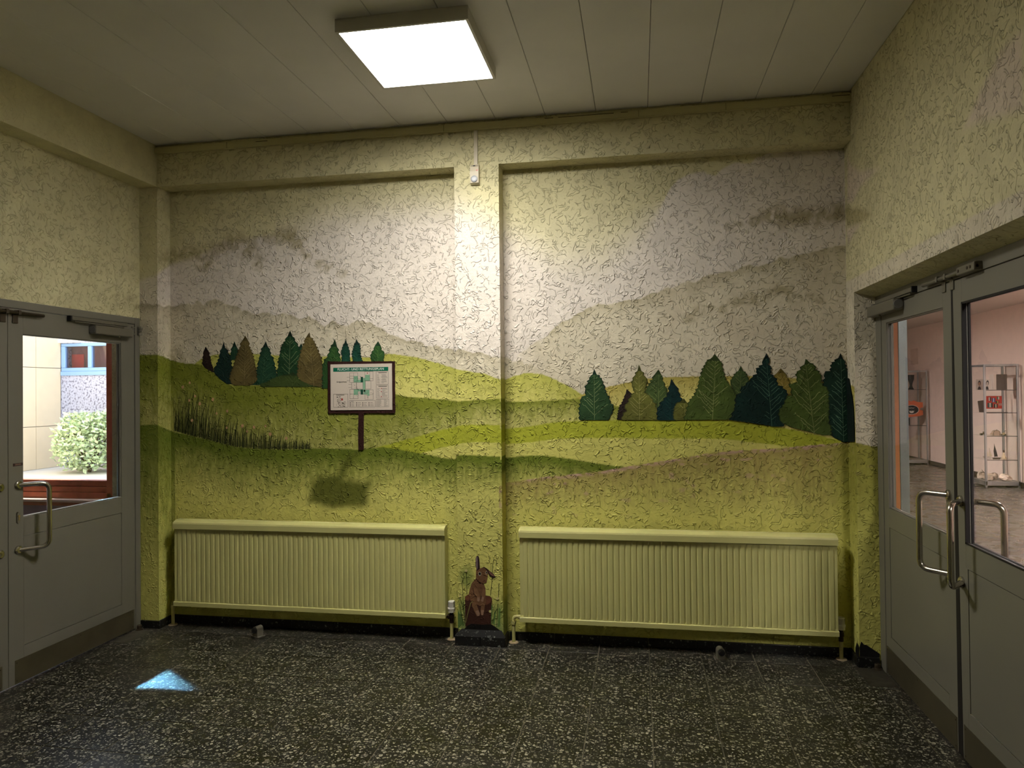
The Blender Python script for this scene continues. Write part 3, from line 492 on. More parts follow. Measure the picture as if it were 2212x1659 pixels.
wl.grid((XL, DL0, 0), (-.2, 0, 0), (0, 0, ZD), 1, U0, CREAM)
wl.grid((XL, DL1, 0), (-.2, 0, 0), (0, 0, ZD), 1, U0, CREAM)
wl.grid((XL-.2, YREAR, 0), (0, DL0-YREAR, 0), (0, 0, H), 1, U0, (170, 160, 165))
wl.grid((XL-.2, DL1, 0), (0, YR+.25-DL1, 0), (0, 0, H), 1, U0, (170, 160, 165))
wl.grid((XL-.2, DL0, ZD), (0, DL1-DL0, 0), (0, 0, H-ZD), 1, U0, (170, 160, 165))
wall_left = wl.build('wall_left', M_MURAL); tag(wall_left, 'cream plaster wall above the left grey double door', None, None, 'structure')
m = MB(); m.box(XL-.2, XB, YREAR, YB, ZL, H+.02); tag(m.build('trim_1', M_CREAM), 'cream plastered ceiling beam along the left wall', None, None, 'structure')

# ------------------------------------------------------------------ right wall with doorway
DR0 = 2.14; ZO = 2.019
wr = Wall(); UR = lambda P: XR+YR-P[..., 1]
wr.grid((XR, YOP, 0), (0, YR-YOP, 0), (0, 0, ZO), .006, UR)
wr.grid((XR, 2.1, ZO), (0, YR-2.1, 0), (0, 0, H+.02-ZO), .012, UR)
wr.grid((XR, YREAR, 0), (0, DR0-YREAR, 0), (0, 0, ZO), 1, U0, CREAM)
wr.grid((XR, YREAR, ZO), (0, 2.1-YREAR, 0), (0, 0, H+.02-ZO), 1, U0, CREAM)
wr.grid((XR, YOP, 0), (XF+.08-XR, 0, 0), (0, 0, ZO), .006, lambda P: XR+YR-YOP+P[..., 0]-XR)
wr.grid((XR, DR0, 0), (.25, 0, 0), (0, 0, ZO), 1, U0, CREAM)
wr.grid((XR, DR0, ZO), (XF-XR, 0, -.028), (0, YOP-DR0, 0), 1, U0, CREAM)
wr.grid((XF, DR0, ZO-.028), (0, YOP-DR0, 0), (.02, 0, 0), 1, U0, CREAM)
wr.grid((XF+.08, YREAR, 0), (0, DR0-YREAR, 0), (0, 0, H), 1, U0, (214, 190, 176))
wr.grid((XF+.08, DR0, 1.995), (0, 4.2-DR0, 0), (0, 0, H-1.995), 1, U0, (214, 190, 176))
wall_right = wr.build('wall_right', M_MURAL); tag(wall_right, 'cream plaster wall above the right glazed doors', None, None, 'structure')
B('wall_rear', (XL-.2, XR+.2, YREAR-.1, YREAR, 0, H+.02), M_CREAM)['kind'] = 'structure'

# ------------------------------------------------------------------ ceiling of boards
ceil = B('ceiling', (XL-.2, XF+.1, YREAR-.1, YR+.3, H+.012, H+.15), M_CEILGAP); tag(ceil, 'suspended ceiling of long pale boards', None, None, 'structure')
xs = [-1.109+.2952*k for k in range(-7, 8)]
edges = [XB] + [x for x in xs if XB+.03 < x < XR-.02] + [XR]
for a, b in zip(edges[:-1], edges[1:]):
    g = .0012
    mb = MB(); y0, y1 = YREAR, YB-.004
    mb.add([(a+g,y0,H+.01),(b-g,y0,H+.01),(b-g,y1,H+.01),(a+g,y1,H+.01),(a+g,y0,H+.002),(a+g+.002,y0,H),(b-g-.002,y0,H),(b-g,y0,H+.002),(a+g,y1,H+.002),(a+g+.002,y1,H),(b-g-.002,y1,H),(b-g,y1,H+.002)],
           [(0,1,2,3),(4,8,9,5),(5,9,10,6),(6,10,11,7),(0,3,8,4),(1,7,11,2),(3,2,11,10,9,8),(0,4,5,6,7,1)])
    mb.build('ceiling_board', M_CEIL, ceil)

# cable channel along the top of the back wall
ch = MB(); ch.bbox(XB, XR, YB-.022, YB, 3.062, 3.104, .002); ch.bbox(XB, XR, YB-.0235, YB-.02, 3.066, 3.094, .001)
chan = ch.build('trim_2', simple('channel_paint', (196, 188, 138), .5)); tag(chan, 'long painted cable channel under the ceiling on the back wall', None, None, 'structure')
for x in (-2.55, -1.13, .02, .5): B('channel_joint', (x, x+.0015, YB-.0245, YB-.02, 3.064, 3.1), M_CEILGAP, chan)
for x0, x1, z in ((-.52, -.47, 3.093), (-.44, -.12, 3.093), (-.08, -.04, 3.093), (1.06, 1.15, 3.093), (-2.35, -2.27, 3.088)): B('open_slot', (x0, x1, YB-.0242, YB-.02, z, z+.003), M_CEILGAP, chan)

# ------------------------------------------------------------------ skirting tiles
def skirting(name, segs, label):
    root = None
    for k, (x0, x1, y0, y1, z1) in enumerate(segs):
        mb = MB(); mb.bbox(x0+.0006, x1-.0006, y0, y1, 0, z1, .0025)
        if root is None: root = mb.build(name, M_SKIRT); tag(root, label, None, None, 'structure')
        else: mb.build('skirting_tile', M_SKIRT, root)
def run(x0, x1, y0, y1, z):
    n = max(1, round((x1-x0)/.2866)); d = (x1-x0)/n; return [(x0+d*i, x0+d*(i+1), y0, y1, z) for i in range(n)]
skirting('baseboard_left', [(XL+.004, XB+.012, YB-.014, YB+.001, .05), (XB, XB+.013, YB+.001, YR, .052)] + run(XB+.013, XPL-.014, YR-.013, YR, .054), 'black terrazzo skirting tiles under the left radiator')
skirting('baseboard_right', run(XPR+.014, XR-.016, YR-.013, YR, .05) + [(XR-.016, XR, YOP-.01, YR, .05), (XR-.012, XF-.012, YOP-.016, YOP, .055)], 'black terrazzo skirting tiles under the right radiator')
pb = MB()
for x0, x1 in ((XPL-.018, -.937), (-.9365, XPR+.012)): pb.bbox(x0, x1, YB-.02, YB-.003, 0, .058, .003)
pb.add([(XPL-.017,YB-.018,.0575),(XPR+.011,YB-.018,.0575),(XPR-.01,YB-.001,.094),(XPL+.02,YB-.001,.094),(XPL-.017,YB-.001,.0575),(XPR+.011,YB-.001,.0575)], [(0,1,2,3),(0,3,4),(1,5,2)])
pb.bbox(XPL-.016, XPL, YB-.004, YR-.013, 0, .054, .003); pb.bbox(XPR, XPR+.014, YB-.004, YR-.013, 0, .054, .003)
o = pb.build('baseboard_pier', M_SKIRT); tag(o, 'black terrazzo plinth at the foot of the pier below the painted hare', None, None, 'structure')
cb = MB(); pts = [(XR-.0, .0), (XR, .105), (XR+.01, .135), (XR+.022, .12), (XR+.04, .115), (XR+.07, .095), (XR+.1, .075), (XF-.012, .06), (XF-.012, 0)]
n = len(pts); cb.add([(x, YOP-.004, z) for x, z in pts]+[(x, YOP, z) for x, z in pts], [tuple(range(n))[::-1]]+[(i, (i+1) % n, n+(i+1) % n, n+i) for i in range(n)])
cb.add([(XR-.004, YOP+.0, 0), (XR-.004, YOP+.0, .11), (XR-.004, YOP+.03, .12), (XR-.004, YOP+.06, .08), (XR-.004, YOP+.06, 0)], [(0,1,2,3,4)])
o = cb.build('baseboard_patch', simple('black_bitumen', (13, 13, 12), .55, bump=.003, bscale=40)); tag(o, 'ragged black patch where skirting tiles broke off by the right door', None, None, 'structure')

# ------------------------------------------------------------------ painted trees
TREE = {'brown': ((40,28,22),(26,18,14),(56,42,32)), 'blackgreen': ((16,42,36),(10,28,25),(30,62,50)), 'blackgreen2': ((16,46,32),(8,24,20),(86,116,90)),
 'dark': ((30,66,44),(16,42,32),(58,92,62)), 'leaf': ((28,64,34),(14,34,22),(116,134,92)), 'leaf2': ((40,68,36),(18,42,30),(112,130,86)),
 'bush': ((56,72,30),(36,54,24),(76,90,44)), 'olive': ((98,86,46),(74,64,34),(134,120,78)), 'mid': ((44,82,36),(24,54,30),(84,118,56)),
 'teal': ((16,66,50),(10,44,36),(32,88,64)), 'teal2': ((10,46,46),(8,30,30),(24,66,60)), 'teal3': ((12,42,36),(6,26,24),(74,108,88)),
 'greygreen': ((66,86,42),(44,62,28),(110,124,72)), 'moss': ((102,104,44),(66,70,28),(156,154,92)), 'moss2': ((72,90,36),(46,62,24),(138,144,90)), 'ochre': ((132,116,50),(104,90,36),(170,150,84))}
TM = {k: tuple(plaster('tree_paint', c, .55, .22, .75) for c in v) for k, v in TREE.items()}
def on_back(off): return lambda u, z: (u, YR-off, z)
def on_pier(off): return lambda u, z: (u, YB-off, z)
def on_right(off): return lambda u, z: (XR-off, YR-(u-XR), z)
def flat(mb, pts, fn, m=0): mb.add([fn(*p) for p in pts], [tuple(range(len(pts)))], m)
def ribbon(mb, pts, w, fn, m=0):
    P = [Vector(p) for p in pts]; n = len(P); A = []; Bq = []
    for i in range(n):
        t = (P[min(i+1, n-1)]-P[max(i-1, 0)]); t = t.normalized() if t.length else Vector((0, 1)); nn = Vector((-t.y, t.x))
        ww = (w[i] if isinstance(w, (list, tuple)) else w)/2
        A.append(P[i]+nn*ww); Bq.append(P[i]-nn*ww)
    mb.add([fn(*p) for p in A+Bq], [(i, i+1, n+i+1, n+i) for i in range(n-1)], m)
def serrate(pl, side, amp, step):
    """walk a side polyline downwards and give it leaf teeth"""
    out = []; acc = 0
    for (x0, z0), (x1, z1) in zip(pl[:-1], pl[1:]):
        d = math.hypot(x1-x0, z1-z0); k = max(1, int(d/step))
        for i in range(k):
            t = i/k; x = x0+(x1-x0)*t; z = z0+(z1-z0)*t; out.append((x, z))
            t2 = min(1, t+.72/k); a = amp*rng.uniform(.6, 1.3)
            out.append((x0+(x1-x0)*t2+side*a, z0+(z1-z0)*t2+a*.55))
    out.append(pl[-1]); return out
def at_rows(rows, z):
    for p, q in zip(rows[:-1], rows[1:]):
        zp, zq = (p[1]+p[3])/2, (q[1]+q[3])/2
        if zp >= z >= zq and zp > zq:
            t = (zp-z)/(zp-zq); return p[0]+(q[0]-p[0])*t, p[2]+(q[2]-p[2])*t
    return None
order = {}
for k, (name, plane, colr, label, rows) in enumerate(DATA['trees']):
    off = .0008+.00022*k; fn0 = (on_back if plane == 'back' else on_right)(off)
    fn1 = (on_back if plane == 'back' else on_right)(off+.00007); fn2 = (on_back if plane == 'back' else on_right)(off+.00014)
    mb = MB(); hgt = rows[0][1]-rows[-1][1]; amp = .0085 if hgt > .2 else .0055; step = .02 if hgt > .2 else .014
    if plane == 'right':
        mb.add([fn0(r[0], r[1]) for r in rows]+[fn0(r[2], r[3]) for r in rows], [(i, i+1, len(rows)+i+1, len(rows)+i) for i in range(len(rows)-1)], 0)
    else:
        l = serrate([(r[0], r[1]) for r in rows], -1, amp, step); r_ = serrate([(r[2], r[3]) for r in rows], 1, amp, step)
        flat(mb, [((rows[0][0]+rows[0][2])/2, max(rows[0][1], rows[0][3])+.014)]+l[2:]+r_[:1:-1], fn0, 0)
        ins = .0045
        rows2 = [(min(r[0]+ins, (r[0]+r[2])/2), r[1], max(r[2]-ins, (r[0]+r[2])/2), r[3]) for r in rows[1:]]
        l = serrate([(r[0], r[1]) for r in rows2], -1, amp*.8, step); r_ = serrate([(r[2], r[3]) for r in rows2], 1, amp*.8, step)
        flat(mb, l+r_[::-1], fn1, 1)
        # midrib and side veins
        zt, zb = (rows[1][1]+rows[1][3])/2, (rows[-1][1]+rows[-1][3])/2
        mx = lambda z: sum(at_rows(rows, z) or (rows[-1][0], rows[-1][2]))/2
        apex = (rows[0][0]+rows[0][2])/2; base = apex*.6+((rows[-1][0]+rows[-1][2])/2)*.4
        rib = lambda z: apex+(base-apex)*(zt-z)/(zt-zb+1e-6)
        ribbon(mb, [(rib(zt+(zb-zt)*i/6), zt+(zb-zt)*i/6) for i in range(7)], [.0015]*3+[.0025]*4, fn2, 2)
        z = zt-.012
        while z > zb+.01:
            for sd in (-1, 1):
                zz = z+rng.uniform(-.004, .004); x = rib(zz); p = [(x, zz)]
                nq = rng.randint(4, 13); sl = rng.uniform(.75, 1.15)
                for q in range(1, nq):
                    xx = x+sd*q*.009; z2 = zz+q*.009*sl*rng.uniform(.9, 1.1)*(1.0 if name == 'painted_tree' else 1.3); ar = at_rows(rows, z2)
                    if ar is None or not (ar[0]+.006 < xx < ar[1]-.006): break
                    p.append((xx, z2))
                if len(p) > 2 and rng.random() < .85: ribbon(mb, p[rng.randint(0, 1):], [.0026]*len(p), fn2, 2)
            z -= rng.uniform(.02, .03)
    e, b_, v_ = TM[colr][1], TM[colr][0], TM[colr][2]
    o = mb.build(name, [e, b_, v_], wall_back if plane == 'back' else wall_right)
    if label: o['label'] = label
# painted grass with pale pink flower heads
gm = MB(); gb = DATA['grassbase']
for i in range(260):
    t = (i/259)**1.15; u = -3.03+t*.96+rng.uniform(-.01, .01); zb = float(curve(gb, np.array(u)))
    h = float(np.interp(u, [-3.03, -2.9, -2.5, -2.1], [.20, .24, .12, .055]))*rng.uniform(.45, 1.25); ln = rng.uniform(-.01, .05)*h/.2
    ribbon(gm, [(u, zb-.004), (u+ln*.4, zb+h*.55), (u+ln, zb+h)], [.0035, .0028, .0008], on_back(.0008+.0000015*i), rng.choice((0, 0, 0, 1)))
o = gm.build('painted_grass', [plaster('grass_dark', (46, 52, 22), .6, .2), plaster('grass_mid', (92, 98, 40), .6, .2)], wall_back); tag(o, 'tall dark painted grass at the left edge of the mural', None, None, 'stuff')
PINK = plaster('flower_pink', (198, 156, 112), .6, .2)
for k, (u, z) in enumerate(DATA['pinkflowers']):
    fm = MB(); r = rng.uniform(.007, .011); flat(fm, [(u+math.cos(a*.698)*r*rng.uniform(.75, 1.15), z+math.sin(a*.698)*r*1.2*rng.uniform(.8, 1.15)) for a in range(9)], on_back(.0016))
    fm.build('painted_flower', PINK, wall_back)

# painted sign frame and post
BR = plaster('sign_brown', (48, 22, 18), .5, .1)
def ragged(p, n, amp):
    out = []
    for (a, b) in zip(p, p[1:]+p[:1]):
        for i in range(n):
            t = i/n; out.append((a[0]+(b[0]-a[0])*t+rng.uniform(-amp, amp), a[1]+(b[1]-a[1])*t+rng.uniform(-amp, amp)))
    return out
S = DATA['sign']; fm = MB(); flat(fm, ragged(S['frame'], 30, .0012), on_back(.0076)); o = fm.build('painted_sign_board', BR, wall_back); o['label'] = 'dark brown board painted around the escape plan'
fm = MB(); flat(fm, ragged(S['post'], 14, .001), on_back(.0074)); o = fm.build('painted_post', BR, wall_back); o['label'] = 'dark brown painted post under the escape plan'

# painted hare on its stump
HA = DATA['hare']
P_ = lambda c, v=.18: plaster('hare_paint', c, .4, v)
hroot = None
def pp(name, polys, c, off, parent=None, label=None, ribs=None):
    mb = MB()
    for p in polys: flat(mb, p, on_pier(off))
    for (pl, w) in (ribs or []): ribbon(mb, pl, w, on_pier(off))
    o = mb.build(name, c if not isinstance(c, tuple) else P_(c), parent or wall_back)
    if label: o['label'] = label
    return o
pp('painted_leaves', HA['leaves'], (98, 128, 66), .0008)
pp('painted_stems', [], (40, 56, 20), .0012, ribs=[(p, .0028) for p in HA['stems'][:-1]])
st = pp('painted_stump', [HA['stump']], (66, 38, 27), .0016, label='dark brown painted tree stump under the hare')
pp('stump_top', [HA['stumpl'], HA['stumpr']], (108, 66, 46), .0018, st)
pp('painted_soil', [HA['base']], (20, 18, 14), .0020)
br = (118, 84, 56)
hare = pp('painted_hare', [HA['body'], HA['head']], br, .0022, label='brown painted hare sitting on a stump, one ear bent')
def hp(name, polys, c, off, ribs=None): return pp(name, polys, c, off, hare, None, ribs)
hp('painted_ear', [HA['ear']], (46, 30, 30), .0024); hp('painted_ear', [HA['earin']], (122, 104, 104), .0026)
hp('painted_ear', [HA['ear2']], (44, 26, 22), .0024); hp('painted_ear', [HA['ear2in']], (112, 78, 66), .0026)
hp('painted_arm', HA['arm'], (136, 100, 68), .0026); hp('painted_leg', HA['leg'], (126, 92, 62), .0026)
hp('painted_paw', HA['paw']+HA['foot'], (158, 124, 100), .0028)
def disc(c, rx, rz, n=14): return [(c[0]+math.cos(2*math.pi*i/n)*rx, c[1]+math.sin(2*math.pi*i/n)*rz) for i in range(n)]
e1, e2 = HA['eye']
hp('painted_eye', [disc(e1, .0098, .0125), disc(e2, .0055, .010)], (196, 178, 150), .0028); hp('painted_pupil', [disc(e1, .0066, .0086), disc((e2[0]+.001, e2[1]), .0036, .0068)], (14, 10, 10), .0030)
hp('painted_mouth', [], (60, 34, 26), .0030, ribs=[(HA['mouth'], .0022)])
shade = [[HA['body'][0], HA['body'][1], HA['body'][2]], [HA['arm'][0][0], HA['arm'][0][7], HA['arm'][0][6]], [HA['leg'][0][0], HA['leg'][0][7], HA['leg'][0][6]], [HA['arm'][1][6], HA['arm'][1][5]]]
hp('painted_shading', [], (62, 36, 26), .0029, ribs=[(p, .004) for p in shade])
hp('painted_stem', [], (132, 122, 70), .0032, ribs=[(HA['stems'][-1], .005)])
for f in HA['flowers']: pp('painted_flower', [disc(f, .0085, .0085, 9)], (206, 196, 130), .0031)

# ------------------------------------------------------------------ escape plan sheet
sx0, sx1 = S['sheet'][0][0], S['sheet'][1][0]; sz0, sz1 = S['sheet'][3][1], S['sheet'][0][1]
plan = B('escape_plan', (sx0, sx1, YR-.0115, YR-.0078, sz0, sz1), simple('sheet_paper', (214, 202, 188), .35), None, .0008)
tag(plan, 'printed escape and rescue plan sheet inside the painted brown board', 'sign')
def sp(x, y): return sx0+(x-243)/(1160-243)*(sx1-sx0), sz1-(y-188)/(870-188)*(sz1-sz0)
def prints(name, rects, c, off=.0118, outl=(), lw=3.2):
    mb = MB(); fn = lambda u, z: (u, YR-off, z)
    for x0, y0, x1, y1 in rects: flat(mb, [sp(x0, y0), sp(x1, y0), sp(x1, y1), sp(x0, y1)], fn)
    for x0, y0, x1, y1 in outl:
        w = lw/2
        for a in ((x0-w, y0-w, x1+w, y0+w), (x0-w, y1-w, x1+w, y1+w), (x0-w, y0, x0+w, y1), (x1-w, y0, x1+w, y1)):
            flat(mb, [sp(a[0], a[1]), sp(a[2], a[1]), sp(a[2], a[3]), sp(a[0], a[3])], fn)
    return mb.build(name, simple('print_ink', c, .4), plan)
GREEN = (0, 104, 78)
prints('title_bar', [(287, 238, 1107, 297)], GREEN)
prints('escape_routes', [(592,365,655,460),(655,420,700,460),(732,395,765,600),(765,350,832,435),(592,562,655,645),(655,562,700,595),(740,572,825,640),(795,640,825,660),(700,430,735,460)], (132, 178, 146))
for _r in ((698,380,732,458),(695,565,732,640)): prints('stairwell', [_r], (22, 74, 58), .0120)
r2 = random.Random(3); bars = []
for (bx, by, ex, ey) in ((940,350,1095,480), (940,548,1095,680)):
    y = by
    while y < ey: bars.append((bx+r2.uniform(60, 80), y, bx+r2.uniform(100, 155), y+3.5)); bars.append((bx, y+2, bx+r2.uniform(20, 45), y+5)); y += 15
for y in range(722, 820, 13): bars += [(935, y, 935+r2.uniform(40, 70), y+3), (1040, y, 1040+r2.uniform(30, 60), y+3)]
for i in range(4):
    for j in range(3): x = 560+i*92; y = 758+j*23; bars.append((x, y, x+r2.uniform(30, 50), y+4)); bars.append((x-24, y-5, x-12, y+8))
for k in range(60): x = r2.uniform(332, 395); y = r2.uniform(660, 820); bars.append((x, y, x+r2.uniform(4, 16), y+r2.uniform(2.5, 6)))
for k in range(26): x = r2.uniform(395, 455); y = r2.uniform(740, 820); bars.append((x, y, x+r2.uniform(6, 40), y+2.5))
for k in range(44):
    cx, cy = r2.choice(((595,390),(595,630),(610,510),(820,370),(820,640),(680,410),(680,605))); x = cx+r2.uniform(-55, 55); y = cy+r2.uniform(-60, 60); bars.append((x, y, x+r2.uniform(6, 22), y+r2.uniform(2.5, 5)))
bars += [(490,379,535,382),(490,430,535,433),(515,488,563,491),(515,533,563,536),(592,318,595,460),(535,365,592,368),(535,400,592,403),(535,630,592,633),(588,645,591,702),(832,300,835,438),(832,405,882,408),(800,660,803,715),(832,640,882,643),(960,318,1085,326),(960,518,1085,526),(330,641,452,648),(540,738,590,743)]
prints('printed_lines', bars, (62, 56, 52), .0119, [(535,318,655,460),(563,460,632,560),(535,562,655,702),(760,300,882,438),(760,572,882,715),(635,460,728,560),(768,440,848,560),(927,308,1105,495),(927,507,1105,693),(927,712,1110,825),(287,632,505,825),(525,730,910,825)])
prints('sheet_border', [], (190, 178, 166), .0117, [(256,206,1148,856)], 2)
for _r in ((404,694,430,724),(790,318,806,332),(997,548,1010,560),(997,592,1010,604),(997,666,1010,680)): prints('red_mark', [_r], (176, 70, 66), .0121)
def text_obj(name, txt, size, loc, rot, mat, parent, depth=.0003, align='CENTER', bold=0.0, width=None):
    cu = bpy.data.curves.new(name, 'FONT'); cu.body = txt; cu.size = size; cu.align_x = align; cu.align_y = 'CENTER'; cu.offset = bold; cu.extrude = depth/2
    o = bpy.data.objects.new(name+'_tmp', cu); COL.objects.link(o)
    dg = bpy.context.evaluated_depsgraph_get(); me = bpy.data.meshes.new_from_object(o.evaluated_get(dg)); COL.objects.unlink(o); bpy.data.objects.remove(o)
    if width:
        w = max(v.co.x for v in me.vertices)-min(v.co.x for v in me.vertices)
        for v in me.vertices: v.co.x *= width/w
    me.materials.clear(); me.materials.append(mat); t = bpy.data.objects.new(name, me); link(t, parent); t.location = loc; t.rotation_euler = rot; return t
tx, tz = sp(697, 266); k = (sx1-sx0)/917
text_obj('title_text', 'FLUCHT- UND RETTUNGSPLAN', 46*k, (tx, YR-.0121, tz), (math.pi/2, 0, 0), simple('title_white', (226, 232, 222), .4), plan, bold=.00025, width=688*k)
tx, tz = sp(412, 450)
text_obj('floor_name', 'Erdgeschoss', 27*k, (tx, YR-.0121, tz), (math.pi/2, 0, 0), simple('text_black', (44, 40, 40), .4), plan, width=145*k)

# ------------------------------------------------------------------ ceiling lamp
def ceiling_lamp(x0, x1, y0, y1, zb, zt, mat, label, group=None):
    r = empty('ceiling_lamp'); tag(r, label, 'lamp', group)
    m = MB(); t = .014
    m.bbox(x0, x1, y0, y0+t, zb, zt, .0015); m.bbox(x0, x1, y1-t, y1, zb, zt, .0015); m.bbox(x0, x0+t, y0+t, y1-t, zb, zt, .0015); m.bbox(x1-t, x1, y0+t, y1-t, zb, zt, .0015)
    m.box(x0+t, x1-t, y0+t, y1-t, zb+.02, zb+.024)
    m.build('frame', M_LAMPFRAME, r)
    m = MB(); m.box(x0+t, x1-t, y0+t, y1-t, zb+.004, zb+.008); m.build('diffuser', mat, r); return r
ceiling_lamp(-1.274, -.682, 2.888, 3.479, 3.062, H, M_LAMP, 'square white LED ceiling panel lamp in front of the mural')

# ------------------------------------------------------------------ motion detector with its cable duct
r = empty('motion_detector'); tag(r, 'small beige motion detector with round lens high on the pier', 'sensor')
m = MB(); v = []; prof = [(0, .735), (.012, .735), (.030, .742), (.034, .775), (.033, .81), (.026, .84), (.018, .853), (0, .853)]
x0, x1 = -.968, -.916
vv = [(x0, YB-d, z+2) for d, z in prof]+[(x1, YB-d, z+2) for d, z in prof]; q = len(prof)
m.add(vv, [tuple(range(q))[::-1], tuple(range(q, 2*q))]+[(i, (i+1) % q, q+(i+1) % q, q+i) for i in range(q)]); m.build('housing', M_OFFWHITE, r)
m = MB(); m.lathe([(.0, .0045), (.012, .004), (.019, .002), (.0205, 0), (.0205, -.004)], (-.943, YB-.0335, 2.765), (0, -1, .05), 24); m.build('lens', M_LENS, r)
m = MB(); m.lathe([(0, .002), (.004, .0015), (.005, 0)], (-.926, YB-.032, 2.815), (0, -1, .3), 10); m.build('indicator', simple('indicator_pink', (232, 150, 150), .4), r)
m = MB(); m.box(-.951, -.938, YB-.0275, YB-.01, 2.8415, 2.8475); m.build('cable_hole', M_BLACK, r)
o = B('cable_duct', (-.948, -.925, YB-.013, YB, 2.851, 3.062), M_OFFWHITE, None, .002); tag(o, 'thin cream cable duct from ceiling channel to motion detector', 'cable duct')

# ------------------------------------------------------------------ radiators
def radiator(x0, x1, label, side):
    r = empty('radiator'); tag(r, label, 'radiator', 'ribbed panel radiators under the mural')
    yf, yb_ = 4.168, 4.236; z0, z1 = .142, .648
    n = round((x1-x0-.03)/.0333); p = (x1-x0-.03)/n; pr = [(x0, yf+.003)]
    for i in range(n):
        a = x0+.015+p*i
        pr += [(a+p*.0, yf+.0042), (a+p*.1, yf+.0042), (a+p*.25, yf+.0006), (a+p*.55, yf), (a+p*.85, yf+.0006), (a+p*.99, yf+.0038)]
    pr += [(x1-.015, yf+.004), (x1, yf+.003)]
    m = MB(); k = len(pr); zz = [z0+.026, z0+.04, z1-.03, z1-.012]
    V = []
    for li, z in enumerate(zz):
        for (x, y) in pr: V.append((x, (yf+.0015 if li in (0, 3) else y), z))
    m.add(V, [(l*k+i, l*k+i+1, (l+1)*k+i+1, (l+1)*k+i) for l in range(3) for i in range(k-1)], 0, False)
    m.box(x0, x1, yf+.009, yf+.014, z0+.02, z1); m.box(x0, x0+.002, yf+.003, yf+.012, z0+.02, z1); m.box(x1-.002, x1, yf+.003, yf+.012, z0+.02, z1)
    m.build('front_panel', M_RAD, r)
    m = MB()
    def bar(prof):
        q = len(prof); m.add([(x0-.003, y, z) for y, z in prof]+[(x1+.003, y, z) for y, z in prof], [tuple(range(q))[::-1], tuple(range(q, 2*q))]+[(i, (i+1) % q, q+(i+1) % q, q+i) for i in range(q)])
    bar([(yf-.012, .640), (yf-.012, .672), (yf-.008, .681), (yf+.012, .690), (yf+.02, .694), (yb_, .694), (yb_, .688), (yf+.004, .676), (yf+.004, .640)])
    m.build('top_cover', M_RAD, r)
    m = MB(); bar([(yf-.006, z0), (yf-.006, z0+.024), (yf-.003, z0+.028), (yf+.014, z0+.030), (yf+.014, z0)]); m.build('bottom_rail', M_RAD, r)
    m = MB(); m.box(x0+.01, x1-.01, yb_-.016, yb_, z0+.01, z1+.03); m.box(x0+.03, x1-.03, yf+.015, yb_-.02, z0+.012, z0+.016)
    m.build('back_panel', M_RAD, r)
    for xa in (x0-.001, x1-.002): B('side_cover', (xa, xa+.003, yf+.012, yb_, z0+.004, z1+.04), M_RAD, r)
    for fx in (.25, .75):
        x = x0+(x1-x0)*fx; B('wall_bracket', (x, x+.03, yb_, YR, .2, .64), M_RAD, r)
    # return elbow on the left end
    yp = 4.222; xe = x0-.05
    m = MB(); m.tube(fillet([(x0+.01, yp, .155), (xe, yp, .155), (xe, yp, .0)], .022), .0105, 14); m.tube([(x0-.004, yp, .155), (x0-.02, yp, .155)], .016, 8); m.tube([(xe, yp, .11), (xe, yp, .13)], .0145, 14)
    pipe = m.build('return_pipe', M_PIPE, r)
    m = MB(); m.lathe([(.011, .006), (.022, .006), (.027, .003), (.029, 0)], (xe, yp, 0)); m.build('floor_flange', simple('flange', (168, 150, 118), .6), pipe)
    # thermostat valve on the right end
    xv = x1+.026
    m = MB(); m.tube([(xv, yp, 0), (xv, yp, .105)], .0105, 14); pipe = m.build('supply_pipe', M_PIPE, r)
    m = MB(); m.lathe([(.011, .006), (.022, .006), (.027, .003), (.029, 0)], (xv, yp, 0)); m.build('floor_flange', simple('flange', (168, 150, 118), .6), pipe)
    m = MB(); m.tube([(xv, yp, .10), (xv, yp, .128)], .0135, 8); m.tube([(xv, yp, .128), (xv, yp, .15)], .0165, 10); m.tube([(xv, yp, .15), (xv, yp, .17)], .0125, 10); m.tube([(xv, yp, .138), (x1-.01, yp, .138)], .012, 8); m.tube([(xv-.006, yp, .138), (xv-.02, yp, .138)], .0165, 6)
    valve = m.build('valve', simple('dark_bronze', (50, 36, 24), .45, .6), r)
    m = MB(); m.lathe([(0, .066), (.0185, .066), (.0205, .062), (.0215, .03), (.0215, .028), (.0245, .026), (.0245, .016), (.0225, .014), (.0225, 0), (0, 0)], (xv, yp, .166), (0, 0, 1), 24); hd = m.build('thermostat_head', M_WHITE, valve)
    m = MB()
    for i in range(20):
        a = 2*math.pi*i/20; cx, cy = xv+math.cos(a)*.0208, yp+math.sin(a)*.0208; m.tube([(cx, cy, .198), (cx, cy, .228)], .0012, 4)
    g = m.build('grip_slots', simple('slot_grey', (110, 106, 98), .6), valve)
    return r
radiator(-2.967, -1.162, 'yellow painted ribbed radiator left of the pier, below the escape plan', -1)
radiator(-.703, 1.063, 'yellow painted ribbed radiator right of the pier, near the right doors', 1)

